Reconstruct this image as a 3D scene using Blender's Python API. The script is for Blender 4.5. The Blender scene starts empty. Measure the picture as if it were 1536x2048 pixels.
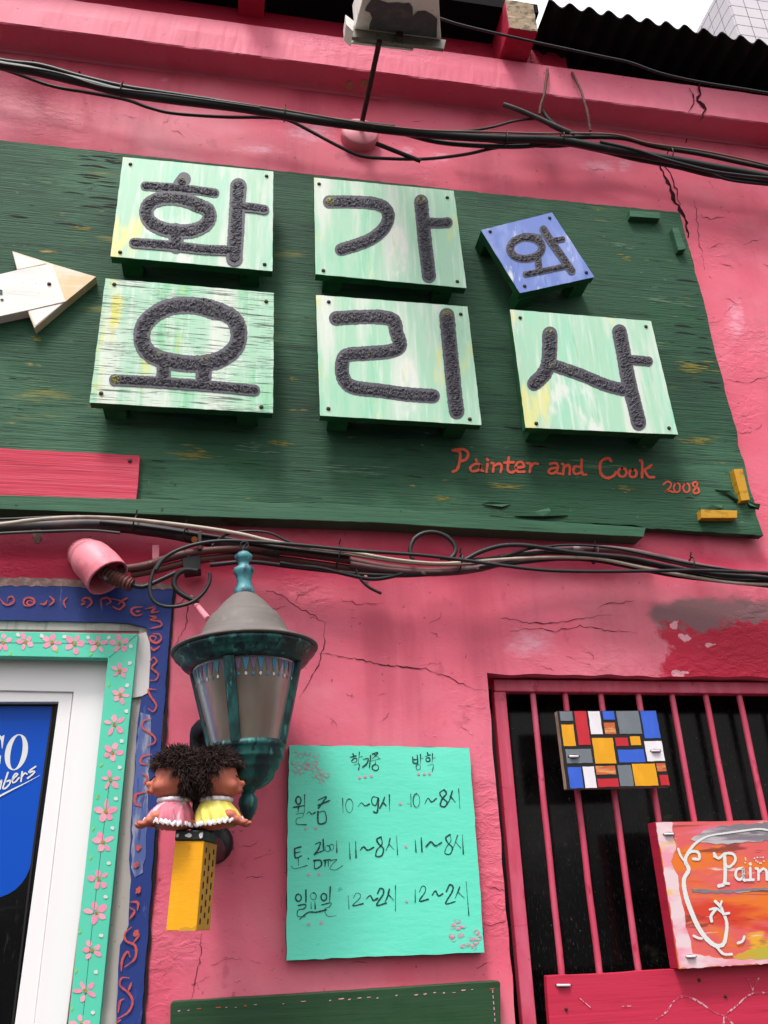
import bpy, bmesh, math, random
from mathutils import Vector, Matrix, noise
random.seed(7)
R = math.radians
scn = bpy.context.scene
col = scn.collection

# ------------------------------------------------------------------ camera
F_PX, CAM_D, CAM_H = 1700.0, 2.2, 1.5           # focal length in photo pixels, metres to wall, eye height
pitch, yaw, roll = R(25.26), R(10.585), R(-2.014)
_f = Vector((math.sin(yaw)*math.cos(pitch), math.cos(yaw)*math.cos(pitch), math.sin(pitch)))
_r0 = Vector((math.cos(yaw), -math.sin(yaw), 0)); _u0 = _r0.cross(_f)
_r = _r0*math.cos(roll)+_u0*math.sin(roll); _u = -_r0*math.sin(roll)+_u0*math.cos(roll)
CAM = Vector((0, -CAM_D, CAM_H))
cd = bpy.data.cameras.new('camera'); cam = bpy.data.objects.new('camera', cd); col.objects.link(cam)
m = Matrix.Identity(4)
for i in range(3):
    m[i][0] = _r[i]; m[i][1] = _u[i]; m[i][2] = -_f[i]; m[i][3] = CAM[i]
cam.matrix_world = m
cd.sensor_fit = 'HORIZONTAL'; cd.sensor_width = 36; cd.lens = F_PX/1536*36
cd.clip_start = 0.05; cd.clip_end = 2000
scn.camera = cam
scn.render.resolution_x, scn.render.resolution_y = 768, 1024

# ------------------------------------------------------------------ overcast sky, soft sun, exposure
SUN_EL, SUN_AZ = R(63), R(-28)                   # azimuth: to the left of straight out from the wall
w = bpy.data.worlds.new('World'); scn.world = w; w.use_nodes = True
nt = w.node_tree; bg = nt.nodes['Background']
sky = nt.nodes.new('ShaderNodeTexSky'); sky.sky_type = 'NISHITA'; sky.sun_disc = False
sky.sun_elevation = SUN_EL; sky.sun_rotation = R(180)-SUN_AZ
sky.dust_density = 2; sky.air_density = 2.5; sky.ozone_density = 1.0
hsv = nt.nodes.new('ShaderNodeHueSaturation'); hsv.inputs['Saturation'].default_value = 0.10
nt.links.new(sky.outputs[0], hsv.inputs['Color'])
# overcast dome: brightest overhead, falling off evenly towards the horizon all round
wtc = nt.nodes.new('ShaderNodeTexCoord'); wse = nt.nodes.new('ShaderNodeSeparateXYZ'); nt.links.new(wtc.outputs['Generated'], wse.inputs[0])
wmr = nt.nodes.new('ShaderNodeMapRange'); wmr.inputs['To Min'].default_value = .36; wmr.inputs['To Max'].default_value = 1.5; nt.links.new(wse.outputs['Z'], wmr.inputs['Value'])
wvm = nt.nodes.new('ShaderNodeVectorMath'); wvm.operation = 'SCALE'; nt.links.new(hsv.outputs[0], wvm.inputs[0]); nt.links.new(wmr.outputs[0], wvm.inputs['Scale'])
nt.links.new(wvm.outputs[0], bg.inputs[0]); bg.inputs[1].default_value = 0.125
sd = bpy.data.lights.new('sun', 'SUN'); sd.energy = 1.5; sd.angle = R(13); sd.color = (1, .97, .93)
so = bpy.data.objects.new('sun', sd); col.objects.link(so)
sdir = Vector((math.sin(SUN_AZ)*math.cos(SUN_EL), -math.cos(SUN_AZ)*math.cos(SUN_EL), math.sin(SUN_EL)))
so.rotation_euler = sdir.to_track_quat('Z', 'Y').to_euler(); so.location = (0, -4, 6)
scn.view_settings.view_transform = 'Standard'; scn.view_settings.look = 'None'
scn.view_settings.exposure = 1.10; scn.view_settings.gamma = 1
scn.render.engine = 'CYCLES'

# ------------------------------------------------------------------ wall coordinates
def at(px, py, d=0.0):
    """the point of the plane standing d metres in front of the wall that shows at photo pixel px,py"""
    ray = _f*F_PX + _r*(px-768) + _u*(1024-py)
    t = (-d-CAM.y)/ray.y
    return CAM + ray*t
def depth(p): return (p-CAM).dot(_f)
def mpp(px, py, d=0.0): return depth(at(px, py, d))/F_PX
def proj(p):
    v = p-CAM; z = v.dot(_f); return 768+F_PX*v.dot(_r)/z, 1024-F_PX*v.dot(_u)/z
def solve_d(px, py, z):
    """how far in front of the wall the pixel's ray reaches height z"""
    ray = _f*F_PX + _r*(px-768) + _u*(1024-py)
    return -(CAM + ray*((z-CAM.z)/ray.z)).y
def Z(sx, ox, oy): return lambda x, y: (ox+x/sx, oy+y/sx)

# ------------------------------------------------------------------ materials
def srgb(r, g, b):
    f = lambda c: (c/255/12.92) if c/255 <= .04045 else ((c/255+.055)/1.055)**2.4
    return (f(r)*.82, f(g)*.82, f(b)*.82, 1)
MATS = {}
def mat(name, base, rough=.65, spec=.35, layers=(), bumps=(), metal=0, attr_layers=(), coat=0, trans=0, alpha=None, vary_rough=0):
    """layers: (scale_xyz, detail, low, high, colour, amount[, distortion]); bumps: (scale_xyz, detail, strength, distance[, low, high])"""
    if name in MATS: return MATS[name]
    ma = bpy.data.materials.new(name); ma.use_nodes = True; t = ma.node_tree; N = t.nodes; L = t.links
    b = N['Principled BSDF']; b.inputs['Roughness'].default_value = rough
    b.inputs['Specular IOR Level'].default_value = spec; b.inputs['Metallic'].default_value = metal
    b.inputs['Coat Weight'].default_value = coat
    if trans: b.inputs['Transmission Weight'].default_value = trans
    tc = N.new('ShaderNodeTexCoord'); k = [hash(name) % 1]
    k = [sum(ord(c)*(i+3) for i, c in enumerate(name)) % 97]
    def noisefac(scale, detail, lo, hi, dist=0):
        k[0] += 3.7
        mp = N.new('ShaderNodeMapping'); mp.inputs['Scale'].default_value = scale; mp.inputs['Location'].default_value = (k[0], k[0]*.7, k[0]*1.3)
        L.new(tc.outputs['Object'], mp.inputs[0])
        nz = N.new('ShaderNodeTexNoise'); nz.inputs['Scale'].default_value = 1; nz.inputs['Detail'].default_value = detail
        nz.inputs['Distortion'].default_value = dist; nz.inputs['Roughness'].default_value = .6
        L.new(mp.outputs[0], nz.inputs['Vector'])
        if lo is None: return nz.outputs['Fac']
        mr = N.new('ShaderNodeMapRange'); mr.clamp = True; mr.interpolation_type = 'SMOOTHSTEP'
        mr.inputs['From Min'].default_value = lo; mr.inputs['From Max'].default_value = hi
        L.new(nz.outputs['Fac'], mr.inputs['Value']); return mr.outputs[0]
    cur = None
    def mix(cur, fac, colr, amt):
        mx = N.new('ShaderNodeMix'); mx.data_type = 'RGBA'
        if amt != 1:
            mu = N.new('ShaderNodeMath'); mu.operation = 'MULTIPLY'; mu.inputs[1].default_value = amt; L.new(fac, mu.inputs[0]); fac = mu.outputs[0]
        L.new(fac, mx.inputs['Factor'])
        if cur is None: mx.inputs['A'].default_value = base
        else: L.new(cur, mx.inputs['A'])
        mx.inputs['B'].default_value = colr; return mx.outputs['Result']
    for ly in layers:
        cur = mix(cur, noisefac(ly[0], ly[1], ly[2], ly[3], ly[6] if len(ly) > 6 else 0), ly[4], ly[5])
    for an, colr, lo, hi, nsc, namt in attr_layers:       # paint and shade patches stored on the mesh, with ragged edges
        a = N.new('ShaderNodeAttribute'); a.attribute_name = an
        nf = noisefac(nsc, 6, None, None)
        ma1 = N.new('ShaderNodeMath'); ma1.operation = 'MULTIPLY_ADD'; ma1.inputs[1].default_value = namt; L.new(nf, ma1.inputs[0]); L.new(a.outputs['Fac'], ma1.inputs[2])
        mr = N.new('ShaderNodeMapRange'); mr.interpolation_type = 'SMOOTHSTEP'
        mr.inputs['From Min'].default_value = lo+namt*.5; mr.inputs['From Max'].default_value = hi+namt*.5
        L.new(ma1.outputs[0], mr.inputs['Value']); cur = mix(cur, mr.outputs[0], colr, 1)
    if cur is None: b.inputs['Base Color'].default_value = base
    else: L.new(cur, b.inputs['Base Color'])
    if vary_rough:
        f_ = noisefac((14, 14, 14), 4, .3, .7); mr = N.new('ShaderNodeMapRange'); mr.inputs['To Min'].default_value = rough-vary_rough; mr.inputs['To Max'].default_value = rough+vary_rough
        L.new(f_, mr.inputs['Value']); L.new(mr.outputs[0], b.inputs['Roughness'])
    prev = None
    for bp in bumps:
        f_ = noisefac(bp[0], bp[1], bp[4] if len(bp) > 4 else None, bp[5] if len(bp) > 5 else None, .6 if len(bp) > 6 else 0)
        if len(bp) > 6:
            mk = noisefac(bp[6], 4, bp[7], bp[8]); mm = N.new('ShaderNodeMath'); mm.operation = 'MULTIPLY'; L.new(f_, mm.inputs[0]); L.new(mk, mm.inputs[1]); f_ = mm.outputs[0]
        bu = N.new('ShaderNodeBump'); bu.inputs['Strength'].default_value = bp[2]; bu.inputs['Distance'].default_value = bp[3]
        L.new(f_, bu.inputs['Height'])
        if prev is not None: L.new(prev, bu.inputs['Normal'])
        prev = bu.outputs[0]
    if prev is not None: L.new(prev, b.inputs['Normal'])
    MATS[name] = ma; return ma

PINK = srgb(234, 100, 124)
STUCCO = [((14, 14, 14), 5, .35, .85, (0, 0, 0, 1), .0)]
wall_layers = [((1.3, 1.3, 1.6), 5, .40, .68, srgb(238, 128, 150), .7), ((2.2, 2.2, 1.6), 6, .52, .74, srgb(218, 78, 106), .7),
               ((9, 9, 5), 6, .60, .76, srgb(206, 78, 108), .35), ((30, 30, 30), 4, .66, .76, srgb(240, 150, 172), .3),
               ((46, 46, 46), 3, .685, .73, srgb(130, 40, 58), .6), ((130, 130, 130), 3, .68, .72, srgb(150, 50, 68), .5), ((5, 5, .6), 6, .54, .72, srgb(184, 66, 88), .45), ((1.1, 1.1, 1.4), 6, .50, .70, srgb(236, 152, 164), .55), ((12, 12, 9), 7, .62, .70, srgb(196, 84, 104), .5)]
wall_bumps = [((3.5, 3.5, 5), 5, .25, .010), ((26, 26, 46), 6, .45, .007, .3, .75, (1.6, 1.6, 1.9), .48, .66), ((90, 90, 120), 4, .28, .0016), ((46, 46, 60), 4, .5, .004, .64, .76, (3, 3, 3), .50, .62)]
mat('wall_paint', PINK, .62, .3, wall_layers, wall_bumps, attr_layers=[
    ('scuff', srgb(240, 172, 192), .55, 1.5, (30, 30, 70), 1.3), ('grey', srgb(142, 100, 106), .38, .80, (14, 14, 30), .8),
    ('red', srgb(196, 34, 64), .36, .74, (34, 34, 44), 1.6), ('deep_shade', srgb(204, 40, 78), .40, .90, (6, 6, 10), .5), ('chip', srgb(236, 166, 178), .70, .76, (44, 44, 60), 1.6)])
mat('ledge_paint', srgb(230, 104, 130), .62, .3, wall_layers[:5], wall_bumps)
mat('red_paint', srgb(186, 34, 66), .6, .3, [((6, 6, 6), 5, .5, .75, srgb(212, 70, 98), .6), ((40, 40, 40), 3, .66, .72, srgb(110, 20, 36), .6)], wall_bumps)
mat('crack_dirt', srgb(58, 22, 30), .95, .1)  # shade inside the cracks, put into a dark colour
mat('raw_mortar', srgb(150, 120, 116), .9, .1, [((60, 60, 60), 5, .4, .7, srgb(196, 170, 162), .8)], [((80, 80, 80), 5, .6, .004)])
mat('peeled_plaster', srgb(196, 160, 126), .9, .1, [((60, 60, 60), 5, .4, .7, srgb(170, 130, 100), .8)])
# weathered green plywood: fine horizontal checks along the grain
mat('green_plywood', srgb(42, 82, 58), .7, .25, [
    ((2.0, 2.0, 3.0), 6, .45, .68, srgb(70, 112, 86), .8), ((1.4, 1.4, 2.2), 6, .50, .70, srgb(26, 60, 42), .85), ((4, 4, 5), 6, .55, .70, srgb(36, 88, 54), .7),
    ((2.2, 2.2, 9), 6, .60, .72, srgb(150, 142, 62), .75), ((6, 6, 22), 5, .66, .74, srgb(190, 150, 66), .7), ((2.4, 2.4, 60), 5, .50, .74, srgb(24, 50, 36), .6),
    ((9, 9, 260), 4, .60, .70, srgb(14, 28, 20), .75), ((5, 5, 120), 6, .655, .69, srgb(9, 16, 12), 1, .3), ((24, 24, 50), 4, .69, .74, srgb(124, 134, 112), .5), ((14, 14, 14), 5, .68, .73, srgb(22, 34, 26), .7)],
    [((7, 7, 220), 4, .8, .004), ((5, 5, 120), 6, 1, .006, .69, .655), ((12, 12, 30), 5, .4, .004)])
mat('green_batten', srgb(50, 94, 68), .65, .3, [((4, 4, 30), 5, .45, .7, srgb(66, 112, 84), .7), ((4, 4, 160), 3, .62, .7, srgb(20, 42, 30), .8), ((40, 40, 40), 3, .68, .72, srgb(20, 30, 24), .8)],
    [((5, 5, 120), 4, .5, .003), ((30, 30, 30), 4, .3, .002)])
mat('dark_green_wood', srgb(32, 92, 52), .6, .3, [((8, 8, 8), 4, .5, .75, srgb(60, 130, 80), .7), ((30, 30, 30), 3, .6, .7, srgb(20, 40, 24), .8)], [((40, 40, 40), 4, .3, .002)])
mat('bench_green', srgb(38, 74, 44), .5, .35, [((2, 2, 40), 4, .5, .75, srgb(26, 54, 34), .8), ((7, 7, 2.5), 5, .62, .8, srgb(86, 122, 104), .6)], [((4, 4, 90), 4, .4, .002)], vary_rough=.15)
def mint(name, greens, yel, grain):
    ls = [((9, 9, 1.3), 5, .47, .64, srgb(228, 232, 220), .85), ((12, 12, 2), 5, .52, .66, greens, .85), ((11, 11, 2.2), 4, .58, .68, yel, .9), ((8, 8, 3), 5, .60, .68, srgb(240, 238, 232), .8),
          ((60, 60, 4), 4, .5, .72, srgb(238, 244, 236), .55), ((90, 90, 6), 3, .62, .72, srgb(120, 190, 150), .3)]
    bs = [((50, 50, 5), 5, .25, .0015)]
    if grain:
        ls += [((7, 7, 150), 4, .56, .64, srgb(58, 74, 58), .9), ((2.5, 2.5, 110), 4, .66, .70, srgb(34, 44, 36), .9)]
        bs += [((7, 7, 150), 4, .8, .003, .64, .56)]
    else: ls += [((70, 70, 70), 3, .73, .76, srgb(90, 110, 80), .5)]
    return mat(name, srgb(176, 220, 190), .5, .35, ls, bs)
mint('mint_streaked', srgb(150, 216, 178), srgb(234, 228, 110), False)
mint('mint_streaked_pale', srgb(162, 222, 192), srgb(238, 232, 150), False)
mint('mint_weathered', srgb(128, 208, 156), srgb(230, 224, 96), True)
mat('blue_streaked', srgb(112, 134, 206), .5, .35, [((12, 12, 4), 5, .45, .65, srgb(150, 166, 224), .8), ((22, 22, 6), 5, .60, .70, srgb(232, 234, 240), .9), ((9, 9, 9), 4, .66, .74, srgb(222, 214, 130), .8), ((90, 90, 12), 4, .6, .7, srgb(74, 94, 168), .6)], [((50, 50, 12), 5, .3, .002)])
mat('letter_rim', srgb(86, 82, 95), .55, .35, [((30, 30, 30), 4, .4, .7, srgb(74, 70, 82), .7)], [((90, 90, 90), 4, .35, .0015)])
mat('letter_groove', srgb(68, 65, 74), .6, .3, [((45, 45, 45), 5, .50, .68, srgb(44, 42, 48), .8), ((10, 10, 10), 4, .64, .74, srgb(150, 146, 62), .6), ((80, 80, 80), 3, .62, .68, srgb(96, 91, 102), .4)], [((110, 110, 110), 4, .5, .002)], attr_layers=[('tip', srgb(150, 146, 66), .45, 1.05, (90, 90, 90), 1.4)])
mat('rust_nail', srgb(58, 42, 38), .7, .3, [((200, 200, 200), 3, .5, .6, srgb(96, 60, 46), .8)])
mat('white_wood', srgb(250, 242, 238), .6, .3, [((3, 3, 30), 4, .5, .7, srgb(226, 214, 208), .7), ((4, 4, 4), 4, .62, .78, srgb(228, 200, 164), .5), ((60, 60, 60), 3, .70, .73, srgb(120, 100, 80), .6)], [((4, 4, 90), 4, .35, .002)])
mat('tan_white_wood', srgb(244, 226, 200), .6, .3, [((9, 9, 9), 4, .45, .65, srgb(236, 202, 152), .8), ((3, 3, 30), 4, .55, .7, srgb(246, 234, 222), .7)], [((4, 4, 90), 4, .35, .002)])
mat('red_plank', srgb(204, 60, 84), .7, .25, [((2, 2, 50), 5, .42, .7, srgb(222, 92, 112), .8), ((3, 3, 150), 4, .60, .68, srgb(136, 40, 56), .7), ((3, 3, 90), 4, .66, .70, srgb(90, 36, 44), .8), ((30, 30, 60), 3, .71, .75, srgb(140, 130, 100), .7)], [((4, 4, 150), 4, .8, .003)])
mat('crimson_board', srgb(204, 44, 76), .55, .35, [((2, 2, 30), 5, .42, .7, srgb(188, 36, 66), .8), ((4, 4, 100), 4, .62, .7, srgb(160, 28, 54), .6), ((40, 40, 40), 3, .70, .73, srgb(90, 26, 40), .7)], [((3, 3, 90), 4, .4, .002)])
mat('ochre_wood', srgb(206, 150, 34), .6, .3, [((20, 20, 50), 4, .5, .68, srgb(150, 104, 30), .8), ((12, 12, 12), 4, .6, .7, srgb(120, 92, 40), .6)], [((30, 30, 90), 4, .4, .002)])
mat('orange_paint', srgb(222, 84, 56), .6, .3, [((60, 60, 60), 4, .5, .65, srgb(190, 70, 50), .6)])
mat('orange_scroll', srgb(206, 88, 84), .6, .3, [((60, 60, 60), 4, .5, .62, srgb(150, 74, 96), .7)])
mat('black_rubber', srgb(25, 24, 27), .5, .4, [((8, 8, 8), 4, .5, .7, srgb(42, 40, 43), .6), ((40, 40, 40), 3, .66, .72, srgb(84, 78, 78), .5)], [((60, 60, 60), 3, .2, .001)])
mat('grey_cable', srgb(58, 53, 54), .55, .4, [((8, 8, 8), 4, .5, .7, srgb(92, 82, 80), .6)])
mat('cream_cable', srgb(186, 170, 154), .5, .4, [((6, 6, 6), 4, .5, .7, srgb(118, 102, 92), .8)])
mat('tan_wire', srgb(124, 98, 88), .6, .3)
mat('maroon_pipe', srgb(104, 58, 54), .55, .4, [((5, 5, 9), 5, .48, .62, srgb(64, 40, 42), .8), ((20, 20, 40), 4, .66, .71, srgb(196, 184, 186), .8)], [((20, 20, 20), 4, .3, .004)])
mat('mauve_pipe', srgb(120, 84, 88), .6, .35, [((5, 5, 9), 5, .45, .6, srgb(72, 50, 54), .8), ((20, 20, 40), 4, .62, .68, srgb(200, 178, 182), .7)], [((20, 20, 20), 4, .3, .004)])
mat('dark_pipe', srgb(48, 38, 42), .5, .4, [((6, 6, 6), 4, .5, .65, srgb(86, 58, 60), .7)], [((20, 20, 20), 4, .3, .004)])
mat('rust_metal', srgb(112, 72, 66), .75, .3, [((60, 60, 60), 4, .45, .65, srgb(66, 44, 42), .8)], [((90, 90, 90), 4, .5, .002)])
mat('rust_dark', srgb(62, 40, 38), .7, .35, [((40, 40, 40), 4, .5, .68, srgb(98, 58, 50), .8)], [((90, 90, 90), 4, .4, .001)])
mat('pink_pipe', srgb(236, 138, 152), .5, .4, [((12, 12, 12), 4, .5, .7, srgb(204, 88, 110), .7), ((50, 50, 50), 3, .70, .73, srgb(120, 70, 70), .6)], [((40, 40, 40), 4, .2, .002)])
mat('copper', srgb(190, 112, 70), .4, .5, metal=.6)
mat('lantern_cone', srgb(114, 106, 103), .68, .3, [((3, 3, 40), 4, .45, .7, srgb(100, 93, 90), .8), ((30, 30, 30), 4, .60, .72, srgb(142, 132, 126), .5)], vary_rough=.12)
mat('verdigris', srgb(20, 52, 56), .5, .45, [((20, 20, 8), 5, .46, .64, srgb(40, 112, 108), .9), ((40, 40, 10), 4, .57, .66, srgb(80, 160, 158), .8), ((50, 50, 16), 4, .58, .66, srgb(18, 22, 34), .9)], [((60, 60, 40), 4, .3, .002)], vary_rough=.1)
mat('verdigris_light', srgb(74, 142, 152), .5, .45, [((40, 40, 20), 4, .48, .62, srgb(34, 62, 84), .85), ((60, 60, 30), 4, .64, .7, srgb(150, 206, 208), .8)], [((60, 60, 40), 4, .3, .002)])
mat('smoked_glass', srgb(136, 120, 108), .28, .45, [((7, 7, 2), 4, .45, .7, srgb(176, 166, 154), .7), ((26, 26, 2), 4, .58, .7, srgb(110, 94, 86), .6), ((16, 16, 16), 4, .66, .70, srgb(196, 188, 180), .6)], [((12, 12, 3), 3, .1, .004)], trans=.35)
mat('teal_print', srgb(72, 142, 178), .5, .4); mat('violet_print', srgb(128, 104, 132), .5, .4); mat('white_print', srgb(228, 228, 226), .5, .4)
mat('blue_frame', srgb(38, 60, 134), .6, .3, [((5, 5, 2), 5, .45, .7, srgb(30, 48, 112), .8), ((60, 60, 10), 4, .64, .72, srgb(120, 130, 176), .6), ((40, 40, 40), 3, .70, .73, srgb(24, 30, 60), .8)], [((50, 50, 20), 4, .3, .002)])
mat('blue_worn', srgb(86, 104, 164), .65, .3, [((30, 30, 7), 5, .45, .62, srgb(168, 168, 182), .9), ((50, 50, 10), 4, .58, .66, srgb(48, 62, 128), .8)], [((60, 60, 20), 4, .4, .002)])
mat('grey_trim', srgb(186, 178, 172), .6, .3, [((30, 30, 3), 5, .5, .68, srgb(140, 132, 128), .8), ((6, 6, 3), 5, .55, .7, srgb(214, 208, 204), .8), ((60, 60, 60), 3, .70, .74, srgb(60, 54, 56), .8)], [((60, 60, 20), 4, .4, .002)])
mat('whitewash', srgb(226, 218, 218), .6, .3, [((20, 20, 3), 4, .5, .7, srgb(200, 192, 192), .7)], [((60, 60, 20), 4, .3, .002)])
mat('mint_trim', srgb(92, 214, 182), .5, .35, [((6, 6, 3), 4, .45, .7, srgb(108, 222, 192), .7)], [((40, 40, 8), 4, .15, .001)])
mat('petal', srgb(246, 158, 184), .55, .3, [((60, 60, 60), 4, .45, .7, srgb(236, 132, 164), .6)])
mat('petal_pale', srgb(248, 176, 194), .55, .3, [((60, 60, 60), 4, .45, .7, srgb(240, 150, 176), .6)])
mat('flower_eye', srgb(190, 148, 40), .55, .3, [((200, 200, 200), 3, .5, .6, srgb(120, 110, 40), .7)])
mat('lime_dab', srgb(160, 214, 84), .55, .3)
mat('white_door', srgb(252, 246, 248), .35, .45, [((3, 3, 2), 4, .5, .75, srgb(244, 236, 239), .8), ((30, 30, 8), 4, .68, .76, srgb(216, 208, 208), .4)])
mat('gasket', srgb(26, 24, 24), .6, .3); mat('door_jamb', srgb(196, 188, 186), .5, .4)
mat('dark_glass', srgb(14, 14, 15), .12, .2, [((2.5, 2.5, 3), 6, .48, .75, srgb(40, 40, 40), .9), ((240, 240, 60), 4, .55, .72, srgb(74, 72, 66), .45), ((5, 5, 9), 6, .62, .74, srgb(84, 80, 62), .5), ((90, 90, 90), 3, .70, .74, srgb(120, 118, 114), .7)], [((4, 4, 4), 3, .08, .01)])
mat('door_glass', srgb(15, 15, 16), .08, .14, [((3, 3, 14), 4, .5, .66, srgb(36, 36, 38), .8), ((120, 120, 20), 4, .6, .72, srgb(60, 58, 54), .4)])
mat('sticker_blue', srgb(0, 78, 190), .4, .2, [((3, 3, 3), 3, .4, .8, srgb(0, 70, 172), .7)])
mat('grille_paint', srgb(206, 72, 100), .5, .4, [((20, 20, 5), 5, .45, .65, srgb(220, 104, 132), .7), ((26, 26, 12), 4, .62, .68, srgb(176, 26, 60), .8), ((60, 60, 40), 4, .68, .73, srgb(120, 74, 80), .8)], [((80, 80, 40), 4, .4, .001)])
mat('teal_board', srgb(104, 230, 200), .42, .4, [((3, 3, 5), 4, .4, .7, srgb(118, 238, 210), .7), ((26, 26, 50), 4, .70, .74, srgb(60, 150, 130), .6)], [((20, 20, 60), 5, .35, .0025), ((70, 70, 70), 4, .2, .001)], vary_rough=.12)
mat('dark_edge', srgb(40, 32, 34), .8, .2); mat('marker_ink', srgb(26, 66, 64), .5, .3, [((60, 60, 60), 3, .5, .7, srgb(40, 92, 86), .6)])
mat('chalk_pink', srgb(232, 150, 176), .8, .2, [((90, 90, 90), 3, .5, .62, srgb(170, 180, 180), .6)])
mat('chalk_white', srgb(226, 170, 182), .8, .2, [((120, 120, 120), 3, .44, .52, srgb(200, 60, 88), 1)])
_c = None
mat('yellow_paint', srgb(250, 172, 8), .5, .35, [((7, 7, 5), 4, .5, .75, srgb(230, 156, 10), .7), ((90, 90, 90), 3, .71, .75, srgb(96, 66, 20), .8)], [((40, 40, 120), 4, .25, .002)])
mat('yellow_side', srgb(214, 158, 60), .6, .3, [((30, 30, 10), 4, .5, .68, srgb(186, 128, 44), .7)], [((40, 40, 40), 4, .4, .002)])
mat('black_paint', srgb(30, 30, 33), .45, .4, [((40, 40, 12), 5, .62, .70, srgb(150, 150, 158), .8), ((12, 12, 12), 4, .5, .7, srgb(46, 46, 50), .7)], [((40, 40, 40), 4, .4, .003)])
mat('doll_skin', srgb(196, 110, 88), .6, .3, [((20, 20, 20), 3, .45, .7, srgb(212, 130, 106), .6)])
mat('doll_lips', srgb(150, 62, 54), .45, .4)
mat('doll_hair', srgb(46, 34, 33), .75, .15, [((60, 60, 60), 3, .45, .65, srgb(78, 60, 55), .8)])
mat('dress_pink', srgb(208, 112, 132), .6, .3, [((60, 60, 14), 4, .48, .62, srgb(240, 206, 214), .8)]); mat('dress_yellow', srgb(240, 222, 108), .6, .3, [((30, 30, 30), 4, .5, .7, srgb(246, 236, 150), .7)]); mat('dress_white', srgb(236, 228, 234), .6, .3)
for nm, c in dict(block_grey=(116, 122, 130), block_red=(200, 32, 48), block_white=(240, 232, 238), block_blue=(52, 96, 208), block_ochre=(236, 164, 14)).items():
    mat(nm, srgb(*c), .45, .4, [((30, 30, 12), 4, .45, .75, tuple(min(1, q*1.25+.01) for q in srgb(*c)[:3])+(1,), .5)], [((30, 30, 60), 4, .25, .001)])
mat('block_wood', srgb(206, 98, 54), .5, .35, [((20, 20, 120), 4, .45, .62, srgb(232, 176, 110), .8), ((20, 20, 120), 4, .6, .68, srgb(150, 70, 44), .8)])
mat('block_black', srgb(26, 25, 26), .5, .35)
mat('wood_edge', srgb(190, 160, 140), .7, .25, [((20, 20, 20), 4, .45, .65, srgb(150, 124, 112), .7)])
mat('abstract_paint', srgb(226, 96, 96), .4, .45, [
    ((2.4, 2.4, 9), 4, .46, .56, srgb(236, 120, 30), .95, .5), ((2.0, 2.0, 8), 4, .55, .66, srgb(214, 52, 40), .9, .4), ((2.6, 2.6, 10), 4, .58, .66, srgb(240, 176, 40), .9, .5),
    ((2.2, 2.2, 10), 4, .58, .68, srgb(228, 116, 150), .9, .4), ((2.4, 2.4, 14), 5, .62, .70, srgb(78, 70, 78), .9, .3), ((3, 3, 26), 5, .60, .66, srgb(120, 44, 44), .8, .6), ((5, 5, 40), 4, .62, .70, srgb(244, 226, 222), .8)], [((6, 6, 90), 4, .3, .001)], coat=.2)
mat('pale_edge_paint', srgb(236, 208, 214), .45, .4, [((5, 5, 16), 4, .45, .6, srgb(240, 150, 172), .9), ((4, 4, 12), 4, .60, .68, srgb(240, 190, 90), .8), ((5, 5, 20), 4, .62, .7, srgb(150, 150, 168), .7)])
mat('grey_smear', srgb(132, 122, 130), .45, .4, [((4, 4, 40), 4, .45, .6, srgb(206, 196, 200), .85), ((4, 4, 30), 4, .60, .68, srgb(84, 78, 88), .8)])
mat('lime_smear', srgb(190, 176, 60), .45, .4, [((5, 5, 40), 4, .45, .62, srgb(226, 150, 60), .8), ((5, 5, 50), 4, .6, .68, srgb(150, 150, 70), .8)])
mat('zip_tie', srgb(226, 218, 222), .4, .4)
mat('roof_black', srgb(20, 19, 18), .8, .2, [((8, 8, 8), 5, .5, .75, srgb(44, 40, 38), .8)], [((40, 40, 40), 4, .4, .003)])  # shade under the roof is put into the near-black colour
mat('soffit_black', srgb(11, 11, 13), .9, .1, [((2, 8, 8), 4, .5, .75, srgb(22, 22, 25), .8)])
mat('end_grain', srgb(168, 146, 122), .85, .15, [((40, 40, 40), 5, .42, .65, srgb(100, 84, 70), .85), ((14, 14, 90), 4, .55, .65, srgb(206, 190, 166), .8)], [((60, 60, 60), 4, .6, .004)])
mat('lamp_white', srgb(246, 241, 234), .55, .35, [((9, 9, 9), 4, .5, .7, srgb(206, 196, 186), .7), ((40, 40, 40), 3, .67, .72, srgb(100, 90, 84), .8)])
mat('lamp_peeling', srgb(84, 82, 86), .65, .3, [((26, 26, 26), 4, .45, .7, srgb(108, 104, 106), .7), ((60, 60, 60), 3, .66, .72, srgb(150, 140, 134), .7)], [((40, 40, 40), 4, .3, .002)])
mat('lamp_flange', srgb(138, 132, 120), .6, .35, [((30, 30, 30), 4, .45, .65, srgb(112, 106, 96), .8), ((60, 60, 60), 3, .63, .68, srgb(52, 44, 40), .9)], [((60, 60, 60), 4, .4, .002)])
mat('tower_panel', srgb(214, 204, 212), .4, .4, [((.15, .15, .15), 3, .4, .7, srgb(222, 214, 220), .7)]); mat('tower_joint', srgb(112, 106, 112), .7, .2)
mat('asphalt', srgb(60, 59, 58), .9, .2, [((1.5, 1.5, 1.5), 5, .4, .7, srgb(70, 69, 67), .7)], [((80, 80, 80), 4, .4, .004)])
mat('counter_wood', srgb(112, 74, 34), .5, .35, [((2, 2, 30), 4, .45, .65, srgb(84, 54, 26), .8)])
mat('room_dark', srgb(26, 25, 26), .9, .1)

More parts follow.
